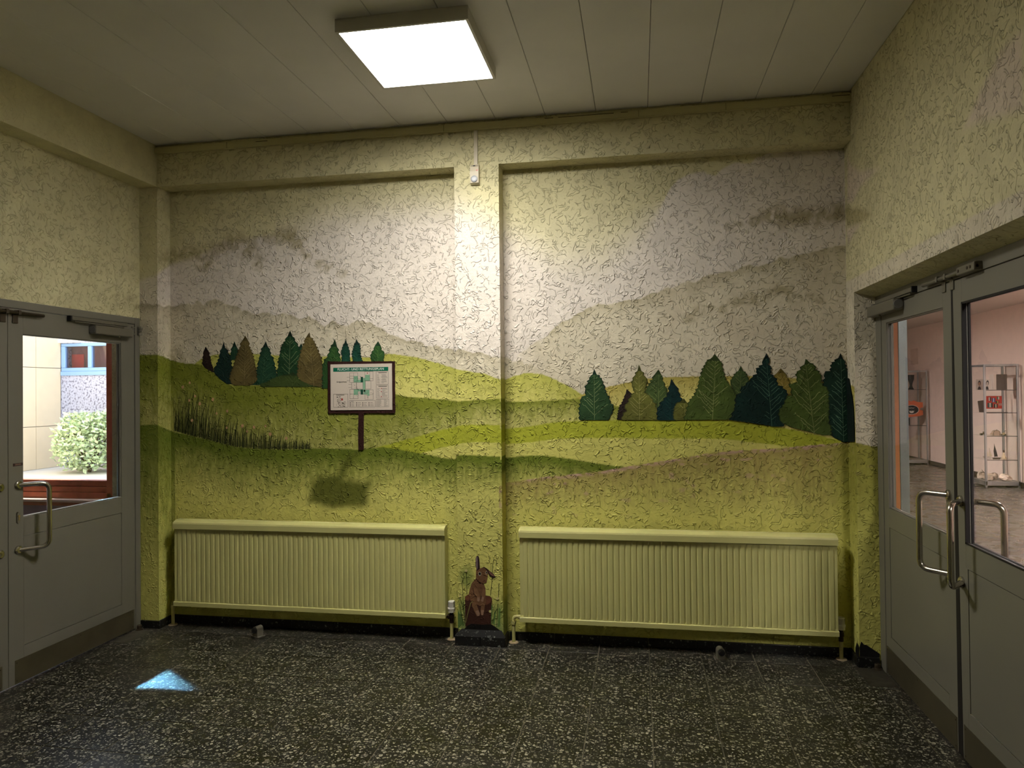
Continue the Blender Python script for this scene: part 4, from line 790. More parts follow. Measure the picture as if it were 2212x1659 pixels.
# ------------------------------------------------------------------ door stops on the floor
def door_stop(x, y, ang, label):
    r = empty('door_stop'); tag(r, label, 'door stop', 'metal door stops on the floor')
    c, s_ = math.cos(ang), math.sin(ang); W = lambda a, b, z: (x+a*c-b*s_, y+a*s_+b*c, z)   # a: facing direction
    m = MB(); v = [W(a, b, z) for z in (0.0002, .006) for a, b in ((-.03, -.034), (.022, -.034), (.022, .034), (-.03, .034))]
    m.add(v, [(0,3,2,1),(4,5,6,7),(0,1,5,4),(1,2,6,5),(2,3,7,6),(3,0,4,7)]); m.build('base_plate', M_HW, r)
    pr = [(-.0205, .004), (-.0205, .046)]+[(math.cos(t)*.0205, .046+math.sin(t)*.0205) for t in [math.pi-math.pi*i/10 for i in range(1, 10)]]+[(.0205, .046), (.0205, .004)]
    q = len(pr); m = MB(); m.add([W(.018, b, z) for b, z in pr]+[W(-.028, b, z) for b, z in pr], [tuple(range(q)), tuple(range(q, 2*q))[::-1]]+[(i, q+i, q+(i+1) % q, (i+1) % q) for i in range(q)])
    m.build('housing', M_HW, r)
    o = Vector(W(.016, 0, .044)); m = MB(); m.lathe([(.0175, 0), (.0175, .012), (.015, .016), (0, .017)], o, (c, s_, 0), 18); m.build('rubber_buffer', M_BLACK, r)
door_stop(-2.343, 4.09, math.radians(250), 'metal door stop with black buffer in front of the left radiator')
door_stop(.433, 4.125, math.radians(-82), 'metal door stop with black buffer in front of the right radiator')

# ------------------------------------------------------------------ doors
def make_door(name, side, X0, leaves, fr, label, hall):
    """side +1: left wall (room lies towards +X); -1: right wall. a runs along Y, n points into the room"""
    def Wp(a, n, z): return (X0+side*n, a, z)
    def bx(mb, a0, a1, n0, n1, z0, z1, b=None):
        xs_ = (X0+side*n0, X0+side*n1)
        (mb.box(*xs_, a0, a1, z0, z1) if b is None else mb.bbox(*xs_, a0, a1, z0, z1, b=b))
    f0, f1, zt, zl = fr['a0'], fr['a1'], fr['zt'], fr['zl']
    m = MB(); fw = fr['w']; nf = fr['n']
    bx(m, f1-fw, f1, -.06, nf, 0, zt, .002); bx(m, f0, f0+fw, -.06, nf, 0, zt, .002); bx(m, f0+fw, f1-fw, -.06, nf, zl+.003, zt, .002)
    door = m.build(name, M_DOOR); tag(door, label, None, None, 'structure')
    for lf in leaves:
        a0, a1 = lf['a']; g0, g1, gz0, gz1 = lf['glass']; p0, p1, pz0, pz1 = lf['panel']; T = -.033; k0, k1, kz = lf['kick']
        m = MB(); b = .0012
        bx(m, a0, g0, T, 0, .012, zl, b); bx(m, g1, a1, T, 0, .012, zl, b); bx(m, g0, g1, T, 0, gz1, zl, b)
        bx(m, g0, g1, T, 0, pz1, gz0, b); bx(m, g0, g1, T, 0, .012, pz0, b)
        if p0 > g0: bx(m, g0, p0, T, 0, pz0, pz1)
        if p1 < g1: bx(m, p1, g1, T, 0, pz0, pz1)
        leaf = m.build('door_leaf', M_DOOR, door)
        m = MB(); bx(m, max(p0, g0)+.002, min(p1, g1)-.002, -.028, -.0018, pz0+.002, pz1-.002, .0008); m.build('panel', M_DOOR, leaf)
        m = MB(); bx(m, max(p0, g0), min(p1, g1), -.032, -.029, pz0, pz1); m.build('panel_back', M_GAP, leaf)
        m = MB(); bx(m, g0, g1, -.021, -.016, gz0, gz1); m.build('glass_pane', M_GLASS, leaf)
        m = MB(); w = .005
        for n0, n1 in ((-.016, -.005), (-.031, -.021)):
            bx(m, g0, g0+w, n0, n1, gz0, gz1, .002); bx(m, g1-w, g1, n0, n1, gz0, gz1, .002); bx(m, g0+w, g1-w, n0, n1, gz0, gz0+w, .002); bx(m, g0+w, g1-w, n0, n1, gz1-w, gz1, .002)
        m.build('glazing_bead', M_GAP if lf.get('seal') else M_DOOR, leaf)
        if lf.get('seal'):
            m = MB(); s_ = .009
            bx(m, g0, g0+s_, -.006, .002, gz0, gz1); bx(m, g1-s_, g1, -.006, .002, gz0, gz1); bx(m, g0, g1, -.006, .002, gz0, gz0+s_*.8); bx(m, g0, g1, -.006, .002, gz1-s_*.8, gz1)
            m.build('rubber_seal', M_GAP, leaf)
        m = MB(); bx(m, k0, k1, 0, .0018, .014, kz, .0006); kp = m.build('kick_plate', M_KICK, leaf)
        m = MB()
        for aa in (k0+.012, (k0+k1)/2, k1-.012):
            for z in (.03, kz-.015): m.lathe([(0, .0016), (.003, .001), (.0035, 0)], Wp(aa, .0018, z), (side, 0, 0), 8)
        m.build('screws', M_HWD, leaf)
        # D handle
        def handle(am, ag, zt_, zb_, sgn):
            base = 0 if sgn > 0 else -.033; nn = lambda n: base+sgn*n
            m = MB(); m.tube(fillet([Wp(am, nn(0), zt_), Wp(ag, nn(.082), zt_), Wp(ag, nn(.082), zb_), Wp(am, nn(0), zb_)], .042, 8), .012, 16); hd = m.build('handle', M_STEEL, leaf)
            m = MB()
            for z in (zt_, zb_): m.lathe([(0, .012), (.016, .012), (.021, .009), (.0225, .006), (.0225, 0)], Wp(am, nn(0), z), (side*sgn, 0, 0), 20)
            m.build('handle_rose', M_STEEL, leaf)
        handle(*lf['handle'], 1)
        if lf.get('outer'): handle(*lf['outer'], -1)
        if lf.get('key'):
            ka, kz_ = lf['key']; m = MB(); pts = [(math.cos(t)*.0115, math.sin(t)*.0115+.02*(1 if math.sin(t) >= 0 else -1)) for t in [2*math.pi*(i+.5)/20 for i in range(20)]]
            q = 20; m.add([Wp(ka+x, .0005, kz_+z) for x, z in pts]+[Wp(ka+x*.85, .007, kz_+z*.93) for x, z in pts], [tuple(range(q, 2*q))]+[(i, (i+1) % q, q+(i+1) % q, q+i) for i in range(q)]); ek = m.build('lock_escutcheon', M_HW, leaf)
            m = MB(); m.lathe([(0, .004), (.006, .004), (.0065, .003), (.0065, 0)], Wp(ka, .006, kz_+.008), (side, 0, 0), 14); bx(m, ka-.003, ka+.003, .0066, .009, kz_-.014, kz_+.006); m.build('cylinder', M_BRASS, leaf)
        if lf.get('closer'):
            c0, c1, cz0, cz1, t0, t1, tz0, tz1 = lf['closer']
            m = MB(); bx(m, c0, c1, .0, .05, cz0, cz1, .006); cl = m.build('door_closer', M_HW, leaf)
            e = c0 if lf['capside'] < 0 else c1
            m = MB(); m.lathe([(0, .0015), (.021, .0015), (.0225, 0)], (X0+side*.025, e, (cz0+cz1)/2), (0, lf['capside'], 0), 20)
            m.lathe([(0, .002), (.0022, .002), (.0025, 0)], (X0+side*.014, e+lf['capside']*.0015, (cz0+cz1)/2+.002), (0, lf['capside'], 0), 8); m.lathe([(0, .002), (.0022, .002), (.0025, 0)], (X0+side*.036, e+lf['capside']*.0015, (cz0+cz1)/2-.002), (0, lf['capside'], 0), 8)
            m.build('closer_cap', simple('closer_grey', (116, 114, 108), .45), leaf)
            m = MB(); m.lathe([(0, .006), (.006, .005), (.007, 0)], Wp((c0+c1)/2+.06*(1 if lf['capside'] < 0 else -1), .03, cz0), (0, 0, -1), 10); m.build('adjusting_screw', M_STEEL, leaf)
            m = MB(); bx(m, t0, t1, nf, nf+.02, tz0+.006, tz1, .001); bx(m, t0, t1, nf, nf+.004, tz0, tz0+.008); m.build('closer_rail', M_HW, door)
            m = MB(); te = t0 if lf['capside'] < 0 else t1; bx(m, te-.012 if lf['capside'] < 0 else te, te if lf['capside'] < 0 else te+.012, nf, nf+.024, tz0-.002, tz1+.002, .001); m.build('rail_end_cap', M_BLACK, door)
            m = MB(); ax = c1-.06 if lf['capside'] < 0 else c0+.06
            m.tube([Wp(ax, .03, cz1), Wp(ax, .03, tz0+.002)], .007, 10); m.tube([Wp(ax, .03, tz0-.002), Wp(te+(.03 if lf['capside'] < 0 else -.03), .018, tz0-.001)], .004, 8); m.build('closer_arm', M_HW, leaf)
        if lf.get('hinge'):
            ha, hz, hd = lf['hinge']; m = MB()
            for dz in (-.02, 0, .02): m.lathe([(0, .008), (.0115, .008), (.0125, .006), (.0125, -.006), (.0115, -.008), (0, -.008)], Wp(ha, .014, hz+dz), (0, 0, 1), 14)
            bx(m, min(ha, ha-hd*.06), max(ha, ha-hd*.06), .001, .008, hz-.024, hz-.018); bx(m, min(ha, ha-hd*.06), max(ha, ha-hd*.06), .001, .008, hz+.018, hz+.024)
            m.build('pivot_hinge', M_HW, leaf)
        if lf.get('label'):
            la0, la1, lz0, lz1 = lf['label']; m = MB(); bx(m, la0, la1, 0, .001, lz0, lz1); lb = m.build('door_label', M_LABEL, leaf)
            text_obj('label_text', 'ZIEHEN', .011, Wp((la0+la1)/2, .0012, (lz0+lz1)/2), (math.pi/2, 0, math.pi/2*side), M_LABELTXT, leaf)
    # latch bar across the leaf heads
    b0, b1, bz, brs, blk = fr['bolt']; m = MB(); m.tube([Wp(b0, .022, bz), Wp(b0+.004, .022, bz), Wp(b1-.004, .022, bz), Wp(b1, .022, bz)], [.006, .009, .009, .006], 12); bolt = m.build('latch_bar', M_HWD if side > 0 else M_HW, door)
    m = MB()
    for a in brs:
        bx(m, a-.009, a+.009, .0, .034, bz-.012, bz+.013, .003); bx(m, a-.018, a+.016, 0, .006, bz-.055, bz-.008, .003)
    m.build('latch_bracket', M_HWD if side > 0 else M_HW, door)
    if blk:
        m = MB(); bx(m, blk[0], blk[1], 0, .034, bz-.015, bz+.018, .004); m.build('latch_block', M_HW, door)
        m = MB()
        for a in (blk[0]+.03, blk[0]+.055, blk[1]-.02): m.lathe([(0, .002), (.006, .002), (.0065, 0)], Wp(a, .034, bz+.001), (side, 0, 0), 10)
        m.build('block_screws', M_HWD, door)
    # dark rebate between the leaves
    m = MB(); ga, gb_ = fr['gap']; gl = fr.get('low', ga)
    c8 = [Wp(a, n, z) for z, a0 in ((.012, gl), (zl, ga)) for a, n in ((a0, -.03), (gb_, -.03), (gb_, .0012 if gl < ga else -.003), (a0, .0012 if gl < ga else -.003))]
    m.add(c8, [(0,3,2,1),(4,5,6,7),(0,1,5,4),(1,2,6,5),(2,3,7,6),(3,0,4,7)]); m.build('meeting_seal', M_GAP, door)
    return door
make_door('door_1', 1, XL, [
    dict(a=(3.1565, 4.0885), glass=(3.247, 3.970, .868, 1.831), panel=(3.25, 3.975, .198, .770), kick=(3.192, 4.074, .137), handle=(3.213, 3.327, 1.041, .704), key=(3.213, .872),
         closer=(3.702, 4.0165, 1.868, 1.920, 3.548, 3.998, 1.930, 1.957), capside=-1, hinge=(4.122, 1.918, 1), label=(3.184, 3.244, 1.141, 1.156)),
    dict(a=(2.236, 3.1535), glass=(2.354, 3.063, .868, 1.831), panel=(2.35, 3.06, .198, .770), kick=(2.25, 3.118, .137), handle=(3.105, 2.99, 1.041, .704))],
    dict(a0=2.19, a1=4.134, zt=2.002, zl=1.958, w=.044, n=.006, bolt=(2.86, 3.361, 1.938, (3.124, 3.198), (2.86, 2.98)), gap=(3.1535, 3.1565)), 'grey double door with window panes on the left wall', False)
make_door('door_2', -1, XF, [
    dict(a=(3.192, 4.046), glass=(3.275, 3.977, .880, 1.838), panel=(3.274, 3.972, .212, .780), kick=(3.202, 4.04, .150), handle=(3.243, 3.342, 1.052, .724), key=(3.2455, .877),
         closer=(3.717, 4.118, 1.880, 1.936, 3.548, 4.068, 1.938, 1.965), capside=-1, hinge=(4.128, 1.925, 1)),
    dict(a=(2.25, 3.178), glass=(2.335, 3.098, .880, 1.838), panel=(2.33, 3.083, .216, .783), kick=(2.26, 3.138, .152), handle=(3.132, 3.03, 1.044, .720), outer=(3.132, 3.045, 1.044, .720), seal=True)],
    dict(a0=2.14, a1=4.127, zt=1.992, zl=1.934, w=.08, n=.004, bolt=(2.908, 3.425, 1.952, (3.255, 3.176), (2.908, 3.06)), gap=(3.178, 3.192), low=3.148), 'grey double door with glass panes on the right wall', True)
# floor spring plates below the hinge corners
o = B('floor_plate', (XL+.008, XL+.12, 3.86, 4.09, .0004, .0016), simple('worn_plate', (96, 92, 80), .5, .4, var=.2, vscale=20)); tag(o, 'worn metal floor plate under the left door', 'floor plate', 'floor spring plates')
o = B('floor_plate', (XF-.14, XF-.002, 3.86, 4.1, .0004, .0016), simple('worn_plate', (64, 60, 52), .5, .3, var=.25, vscale=20)); tag(o, 'worn metal floor plate under the right door', 'floor plate', 'floor spring plates')
for xx, s_, lb in ((XL+.02, 1, 'small floor pivot at the foot of the left door'), (XF-.03, -1, 'small floor pivot at the foot of the right door')):
    m = MB(); m.lathe([(0, .03), (.013, .03), (.015, .026), (.015, .008), (.022, .007), (.024, 0)], (xx, 4.1, .0005), (0, 0, 1), 18)
    o = m.build('floor_pivot', M_HWD); tag(o, lb, 'hinge', 'floor pivots of the doors')

# ------------------------------------------------------------------ corridor behind the left door
M_LILAC = simple('corridor_paint', (176, 160, 172), .7, var=.04)
YW = 4.6; XW1, XW0 = -3.682, -5.7
B('corridor_floor', (-6.2, XL-.02, YREAR, YW+.2, -.08, 0), M_HALLFLOOR)['kind'] = 'structure'
B('corridor_ceiling', (-6.2, XL-.2, YREAR, YW+.2, 3.0, 3.1), M_CEIL)['kind'] = 'structure'
m = MB(); m.box(-6.2, XL-.1, YW, YW+.2, 0, .74); m.box(XW1, XL-.1, YW, YW+.2, .74, 3.1); m.box(-6.2, XW0, YW, YW+.2, .74, 3.1); m.box(XW0, XW1, YW, YW+.2, 2.9, 3.1)
m.box(-6.3, -6.2, YREAR, YW+.2, 0, 3.1); m.box(-6.2, XL-.2, YREAR-.1, YREAR, 0, 3.1)
o = m.build('wall_corridor', M_LILAC); tag(o, 'lilac grey corridor wall under the window behind the left door', None, None, 'structure')
M_WOOD = simple('brown_window_wood', (178, 98, 68), .45, var=.15, vscale=14)
m = MB(); m.bbox(XW1-.112, XW1, YW-.03, YW+.05, .757, 2.9, .004); m.bbox(XW0, XW0+.072, YW-.03, YW+.05, .757, 2.9, .004); m.bbox(XW0+.072, XW1-.072, YW-.03, YW+.05, 2.82, 2.9, .004)
m.bbox(XW0+.072, XW1-.072, YW-.03, YW+.05, .757, .8, .004); m.bbox(XW0+.072, XW1-.072, YW-.022, YW+.05, .8, .84, .004); m.bbox(XW0+.072, XW1-.072, YW-.012, YW+.05, .84, .888, .006); m.bbox(-4.80, -4.73, YW-.02, YW+.05, .888, 2.82, .004)
w1 = m.build('window_1', M_WOOD); tag(w1, 'brown wooden window seen through the left door', None, None, 'structure')
for a, b in ((XW0+.072, -4.80), (-4.73, XW1-.112)): B('window_pane', (a, b, YW+.012, YW+.018, .888, 2.82), M_GLASS, w1)
m = MB(); m.bbox(XW0-.03, XW1+.03, YW-.1, YW-.0, .738, .757, .003); m.build('window_sill', simple('pale_sill', (214, 190, 170), .4), w1)
B('sill_edge', (XW0-.03, XW1+.03, YW-.09, YW, .712, .738), M_WOOD, w1)

# ------------------------------------------------------------------ courtyard outside
GZ = .16
o = B('ground', (-40, -2, YW+.2, 40, GZ-.3, GZ), simple('pale_paving', (214, 208, 196), .8, var=.08, vscale=2)); tag(o, 'pale sunlit paving of the courtyard', None, None, 'structure')
M_CLAD = simple('cream_cladding', (236, 214, 178), .6, var=.02)
cl = B('wall_courtyard', (-11.3, -10.965, 2, 12.3, GZ-.1, 5.4), simple('cladding_gap', (96, 84, 70), .8)); tag(cl, 'cream panel facade in the courtyard seen through the left door', None, None, 'structure')
ys = [11.42-1.2*k for k in range(0, 7)][::-1]+[11.995]; zs = [GZ, .949, 2.043, 3.137, 4.231, 5.4]
for ya, yb2 in zip(ys[:-1], ys[1:]):
    for za, zb2 in zip(zs[:-1], zs[1:]): B('facade_panel', (-10.966, -10.94, ya+.005, yb2-.005, za+.005, zb2-.005), M_CLAD, cl)
def pebble(name):
    m, nt, p = new_mat(name); p.inputs['Roughness'].default_value = .9; v = pos_vec(nt)
    n = noise(nt, v, 26, 3); cr = node(nt, 'ShaderNodeValToRGB'); nt.links.new(n, cr.inputs[0])
    cr.color_ramp.elements[0].position = .36; cr.color_ramp.elements[0].color = lin((112, 110, 124))+(1,); cr.color_ramp.elements[1].position = .5; cr.color_ramp.elements[1].color = lin((186, 186, 200))+(1,)
    nt.links.new(cr.outputs[0], p.inputs['Base Color']); return m
WX0, WX1, WZ0, WZ1 = -10.93, -8.7, 1.90, 2.52
m = MB(); m.box(-10.94, WX0, 12, 12.3, GZ-.1, 5.4); m.box(WX0, -3, 12, 12.3, GZ-.1, WZ0); m.box(WX0, WX1, 12, 12.3, WZ1, 5.4); m.box(WX1, -3, 12, 12.3, WZ0, 5.4)
gw = m.build('wall_pebbledash', pebble('pebbledash')); tag(gw, 'grey pebbledash courtyard wall with a blue framed window', None, None, 'structure')
M_BLUE = simple('blue_window_frame', (140, 174, 212), .4)
m = MB(); m.bbox(WX0, WX1, 11.97, 12.08, WZ0, WZ0+.08, .01)
m.bbox(WX0, WX1, 11.99, 12.08, WZ0+.08, WZ0+.15, .01); m.bbox(WX0, WX1, 11.99, 12.08, WZ1-.06, WZ1, .01)
for x in (WX0, -10.35, -9.5, WX1-.08): m.bbox(x, x+.085, 11.99, 12.08, WZ0+.15, WZ1-.06, .01)
w2 = m.build('window_2', M_BLUE); tag(w2, 'blue framed window in the grey courtyard wall', None, None, 'structure')
for a, b in ((WX0+.085, -10.35), (-10.265, -9.5), (-9.415, WX1-.08)): B('window_pane', (a, b, 12.03, 12.036, WZ0+.15, WZ1-.06), glass('courtyard_glass', (.8, .75, .78), 2.0), w2)
B('window_room', (WX0, WX1, 12.25, 12.3, WZ0, WZ1), simple('room_beyond', (150, 110, 108), .8), w2)
B('red_reflection', (WX0+.05, -10.62, 12.2, 12.22, WZ0+.1, WZ0+.42), simple('red_reflection', (206, 70, 56), .7), w2)  # red board behind the pane stands in for a red reflection
o = B('window_lintel', (WX0-.01, -10.5, 11.93, 12.0, WZ1+.01, WZ1+.14), simple('white_render', (228, 228, 228), .7)); tag(o, 'white strip above the blue courtyard window', None, None, 'structure')
def bush(cx, cy, h, rx, n, label, seed):
    rr = random.Random(seed); r = empty('garden_shrub'); tag(r, label, 'shrub', 'shrubs in the courtyard')
    m = MB()
    for k in range(9):
        a = rr.uniform(0, 6.28); m.tube([(cx, cy, GZ), (cx+math.cos(a)*rx*.3, cy+math.sin(a)*rx*.3, GZ+h*.4), (cx+math.cos(a)*rx*.7, cy+math.sin(a)*rx*.6, GZ+h*.8)], [.02, .013, .006], 6)
    m.build('branches', simple('bark', (86, 70, 50), .8), r)
    m = MB()
    for k in range(n):
        while True:
            p = Vector((rr.uniform(-1, 1), rr.uniform(-1, 1), rr.uniform(0, 1)))
            if p.x*p.x+p.y*p.y+(p.z-.45)**2*2.2 < 1 and rr.random() < .35+.65*p.length: break
        c = Vector((cx+p.x*rx, cy+p.y*rx*.8, GZ+.05+p.z*h)); d = Vector((rr.uniform(-1, 1), rr.uniform(-1, 1), rr.uniform(-.4, .9))).normalized(); s_ = d.cross(Vector((rr.uniform(-1, 1), rr.uniform(-1, 1), 1))).normalized(); l = rr.uniform(.06, .12)
        m.add([c, c+d*l*.5+s_*l*.28, c+d*l, c+d*l*.5-s_*l*.28], [(0,1,2,3)])
    o = m.build('foliage', simple('shrub_leaf', (196, 212, 166), .5, var=.3, vscale=9), r); o['kind'] = 'stuff'
bush(-9.55, 11.1, 1.0, .62, 3200, 'light green leafy shrub against the grey courtyard wall', 5)
bush(-8.2, 11.2, 1.45, .6, 3200, 'taller light green shrub beside the brown window frame', 9)

# added unseen spot, masked to a triangle, throws the bluish patch on the floor
gd = bpy.data.lights.new('patch_spot', 'SPOT'); gd.energy = 1; gd.spot_size = .35; gd.spot_blend = 0; gd.shadow_soft_size = .004; gd.use_nodes = True
go_ = bpy.data.objects.new('patch_spot', gd); COL.objects.link(go_)
TA, TB, TC = (-2.580, 3.520), (-2.600, 3.290), (-2.270, 3.305); LP = Vector((-4.813, 4.982, 3.10))
go_.location = LP; tgt = Vector(((TA[0]+TB[0]+TC[0])/3, (TA[1]+TB[1]+TC[1])/3, 0)); go_.rotation_euler = (LP-tgt).to_track_quat('Z', 'Y').to_euler()
nt = gd.node_tree; em = nt.nodes['Emission']; gi = node(nt, 'ShaderNodeNewGeometry'); sep = node(nt, 'ShaderNodeSeparateXYZ'); nt.links.new(gi.outputs['Incoming'], sep.inputs[0])
kx = math_n(nt, 'SUBTRACT', LP.x, math_n(nt, 'MULTIPLY', math_n(nt, 'DIVIDE', sep.outputs[0], sep.outputs[2]), LP.z)); ky = math_n(nt, 'SUBTRACT', LP.y, math_n(nt, 'MULTIPLY', math_n(nt, 'DIVIDE', sep.outputs[1], sep.outputs[2]), LP.z))
mask = None; cxy = (tgt.x, tgt.y)
for p, q, sf in ((TA, TB, .08), (TB, TC, .04), (TC, TA, .08)):
    nx, ny = -(q[1]-p[1]), q[0]-p[0]; l = math.hypot(nx, ny); nx /= l; ny /= l
    if (cxy[0]-p[0])*nx+(cxy[1]-p[1])*ny < 0: nx, ny = -nx, -ny
    dd = math_n(nt, 'ADD', math_n(nt, 'MULTIPLY', kx, nx), math_n(nt, 'ADD', math_n(nt, 'MULTIPLY', ky, ny), -(p[0]*nx+p[1]*ny)))
    e = maprange(nt, dd, -sf*.6, sf*.6, 0, 1); mask = e if mask is None else math_n(nt, 'MULTIPLY', mask, e)
em.inputs['Color'].default_value = (.24, .62, 1.0, 1); nt.links.new(math_n(nt, 'MULTIPLY', mask, 6500.0), em.inputs['Strength'])

# ------------------------------------------------------------------ hall behind the right door
HX1, HZ = 5.62, 2.735; HX0 = XF+.08
B('hall_floor', (XR+.13, HX1+.1, -3, 19, -.08, -.0004), M_HALLFLOOR)['kind'] = 'structure'
hc = B('hall_ceiling', (XR+.1, HX1+.1, -3, 19, HZ+.012, HZ+.15), M_CEILGAP); hc['kind'] = 'structure'
for k in range(21):
    y = -3+k*1.05; B('ceiling_board', (XR+.2, HX1, y+.002, y+1.048, HZ, HZ+.012), simple('hall_ceiling_board', (206, 188, 176), .7) if k == 0 else bpy.data.materials['hall_ceiling_board'], hc)
M_PINK = simple('hall_paint', (238, 216, 204), .75, var=.02)
hw = B('wall_hall', (HX1, HX1+.1, -3, 19, 0, HZ+.1), M_PINK); tag(hw, 'pale pink hall wall behind the display cabinets', None, None, 'structure')
B('wall_hall_end', (XR+.1, HX1+.1, 19, 19.1, 0, HZ+.1), M_PINK)['kind'] = 'structure'
B('wall_hall_near', (XR+.1, HX1+.1, -3.1, -3, 0, HZ+.1), M_PINK)['kind'] = 'structure'
B('wall_hall_side', (1.2, 1.40, 4.28, 19, 0, HZ+.1), M_PINK)['kind'] = 'structure'
o = B('baseboard_hall', (HX1-.012, HX1, -3, 19, 0, .07), simple('hall_skirting', (70, 62, 54), .4)); o['kind'] = 'structure'
o = B('trim_3', (1.355, 1.3985, 4.2, 4.28, 0, HZ), simple('orange_paint', (196, 122, 74), .6)); tag(o, 'orange painted strip of the hall door frame behind the right glass', None, None, 'structure')
o = B('trim_4', (1.3985, 1.4455, 4.195, 4.29, 0, HZ), simple('galvanised_steel', (150, 162, 162), .35, .6, var=.08), None, .003); tag(o, 'galvanised steel post behind the right glass', None, None, 'structure')
B('trim_5', (1.2, 1.355, 4.2, 4.28, 0, HZ), M_PINK)['kind'] = 'structure'
o = B('wall_panel', (HX1-.02, HX1, 15.75, 16.1, 1.98, 2.3), simple('panel_beige', (220, 194, 178), .6), None, .004); tag(o, 'flat beige panel box on the hall wall', 'panel')
for xx, yy, lb in ((1.95, .6, 'added unseen hall panel lamp just outside the right door'), (4.7, 8.2, 'added unseen hall panel lamp closest to the pink wall'), (3.5, 5.6, 'added unseen middle hall panel lamp past the right door'), (2.5, 12.3, 'added unseen hall panel lamp, farthest, near the display cabinets')):  # panels added out of view to brighten the hall and the orange strip
    ceiling_lamp(xx-.3, xx+.3, yy-.3, yy+.3, HZ-.05, HZ, M_HFILL, lb, 'added unseen panel lamps in the hall')

def cabinet(x0, x1, y0, y1, zt, shelves, label):
    r = empty('display_cabinet'); tag(r, label, 'display cabinet', 'glass display cabinets in the hall'); s_ = .028
    m = MB(); m.bbox(x0, x1, y0, y1, .02, .085, .003); m.build('base', M_ALU, r)
    for (x, y) in ((x0, y0), (x1-s_, y0), (x0, y1-s_), (x1-s_, y1-s_)):
        m = MB(); m.bbox(x, x+s_, y, y+s_, 0, zt, .004); m.build('post', M_ALU, r)
    m = MB(); m.bbox(x0+s_, x1-s_, y0, y0+.02, zt-.028, zt, .002); m.bbox(x0+s_, x1-s_, y1-.02, y1, zt-.028, zt, .002); m.bbox(x0, x0+.02, y0+s_, y1-s_, zt-.028, zt, .002); m.bbox(x1-.02, x1, y0+s_, y1-s_, zt-.028, zt, .002); m.build('top_frame', M_ALU, r)
    B('glass_top', (x0+.01, x1-.01, y0+.01, y1-.01, zt-.004, zt+.002), M_GLASS2, r)
    for z in shelves: B('glass_shelf', (x0+.008, x1-.008, y0+.012, y1-.012, z-.006, z), simple('shelf_glass_edge', (70, 72, 66), .2) if False else M_GLASS2, r); B('shelf_edge', (x0+.02, x1-.02, y0+.008, y0+.012, z-.008, z), simple('shelf_edge', (62, 54, 46), .4), r)
    B('glass_front', (x0+s_, x1-s_, y0+.006, y0+.010, .085, zt-.028), M_GLASS2, r); B('glass_side', (x0+.006, x0+.010, y0+s_, y1-s_, .085, zt-.028), M_GLASS2, r)
    return r
CX0, CX1, CY0, CY1 = 5.115, 5.59, 11.79, 12.26; SH = (.405, .763, 1.112, 1.455)
cabinet(CX0, CX1, CY0, CY1, 1.84, SH, 'near glass display cabinet with rocks, ships and flags')
cabinet(5.10, 5.575, 15.16, 15.63, 1.838, (.76, 1.465), 'far glass display cabinet behind the steel post')
def thing(o, label, cat, group=None): tag(o, label, cat, group); return o
# near cabinet contents
mg = simple('grey_box_card', (112, 98, 88), .7); my = CY0+.12
thing(B('cardboard_box', (5.34, 5.485, my, my+.13, 1.456, 1.69), mg, None, .003), 'brown grey box on the top shelf of the near cabinet', 'box')
thing(B('white_box', (5.30, 5.338, my, my+.13, 1.456, 1.69), simple('white_card', (224, 206, 196), .6), None, .002), 'narrow white box beside the brown grey box', 'box')
def card(x, w, z, h, y, lean, label, dark):
    r = empty('portrait_card'); tag(r, label, 'picture', 'portrait cards on the top shelf')
    m = MB(); t = .006; dy = h*math.tan(lean)
    m.add([(x,y,z),(x+w,y,z),(x+w,y+t,z),(x,y+t,z),(x+.03,y+dy,z+h),(x+w+.03,y+dy,z+h),(x+w+.03,y+dy+t,z+h),(x+.03,y+dy+t,z+h)], [(0,3,2,1),(4,5,6,7),(0,1,5,4),(1,2,6,5),(2,3,7,6),(3,0,4,7)]); m.build('card', simple('card_white', (226, 212, 204), .5), r)
    P = lambda a, b: (x+a*w+.03*b, y+dy*b-.001, z+b*h); m = MB()
    for cx, cy, rx, ry in ((.48, .62, .2, .26),): m.add([P(cx+rx*math.cos(i*.524), cy+ry*math.sin(i*.524)) for i in range(12)], [tuple(range(12))])
    m.add([P(.22, .02), P(.74, .02), P(.62, .32), P(.36, .32)], [(0,1,2,3)]); m.build('hair', simple('ink_dark', (58, 48, 46), .6), r)
    P2 = lambda a, b: (x+a*w+.03*b, y+dy*b-.002, z+b*h); m = MB(); m.add([P2(.46+.13*math.cos(i*.524), .56+.19*math.sin(i*.524)) for i in range(12)], [tuple(range(12))]); m.build('face', simple('ink_skin', dark, .6), r)
card(5.0+.13, .10, 1.456, .165, CY0+.30, .35, 'portrait card leaning at the left of the top shelf', (196, 150, 126))
card(5.165, .10, 1.456, .165, CY0+.14, .2, 'line drawn portrait card beside the white box', (214, 196, 186))
m = MB(); m.add([(5.13,CY0+.2,1.114),(5.215,CY0+.2,1.114),(5.24,CY0+.27,1.30),(5.14,CY0+.27,1.285),(5.13,CY0+.206,1.114),(5.215,CY0+.206,1.114),(5.24,CY0+.276,1.30),(5.14,CY0+.276,1.285)], [(0,1,2,3),(4,7,6,5),(0,4,5,1),(1,5,6,2),(2,6,7,3),(3,7,4,0)])
thing(m.build('leaning_folder', simple('brown_folder', (92, 76, 66), .6)), 'brown folder leaning on the second shelf of the near cabinet', 'folder')
fb = empty('flag_board'); tag(fb, 'red board with small flags in the near cabinet', 'board')
fx0, fx1, fz0, fz1, fy = 5.275, 5.49, 1.165, 1.36, CY0+.3
B('board', (fx0, fx1, fy, fy+.012, fz0, fz1), simple('board_red', (206, 66, 48), .6), fb)
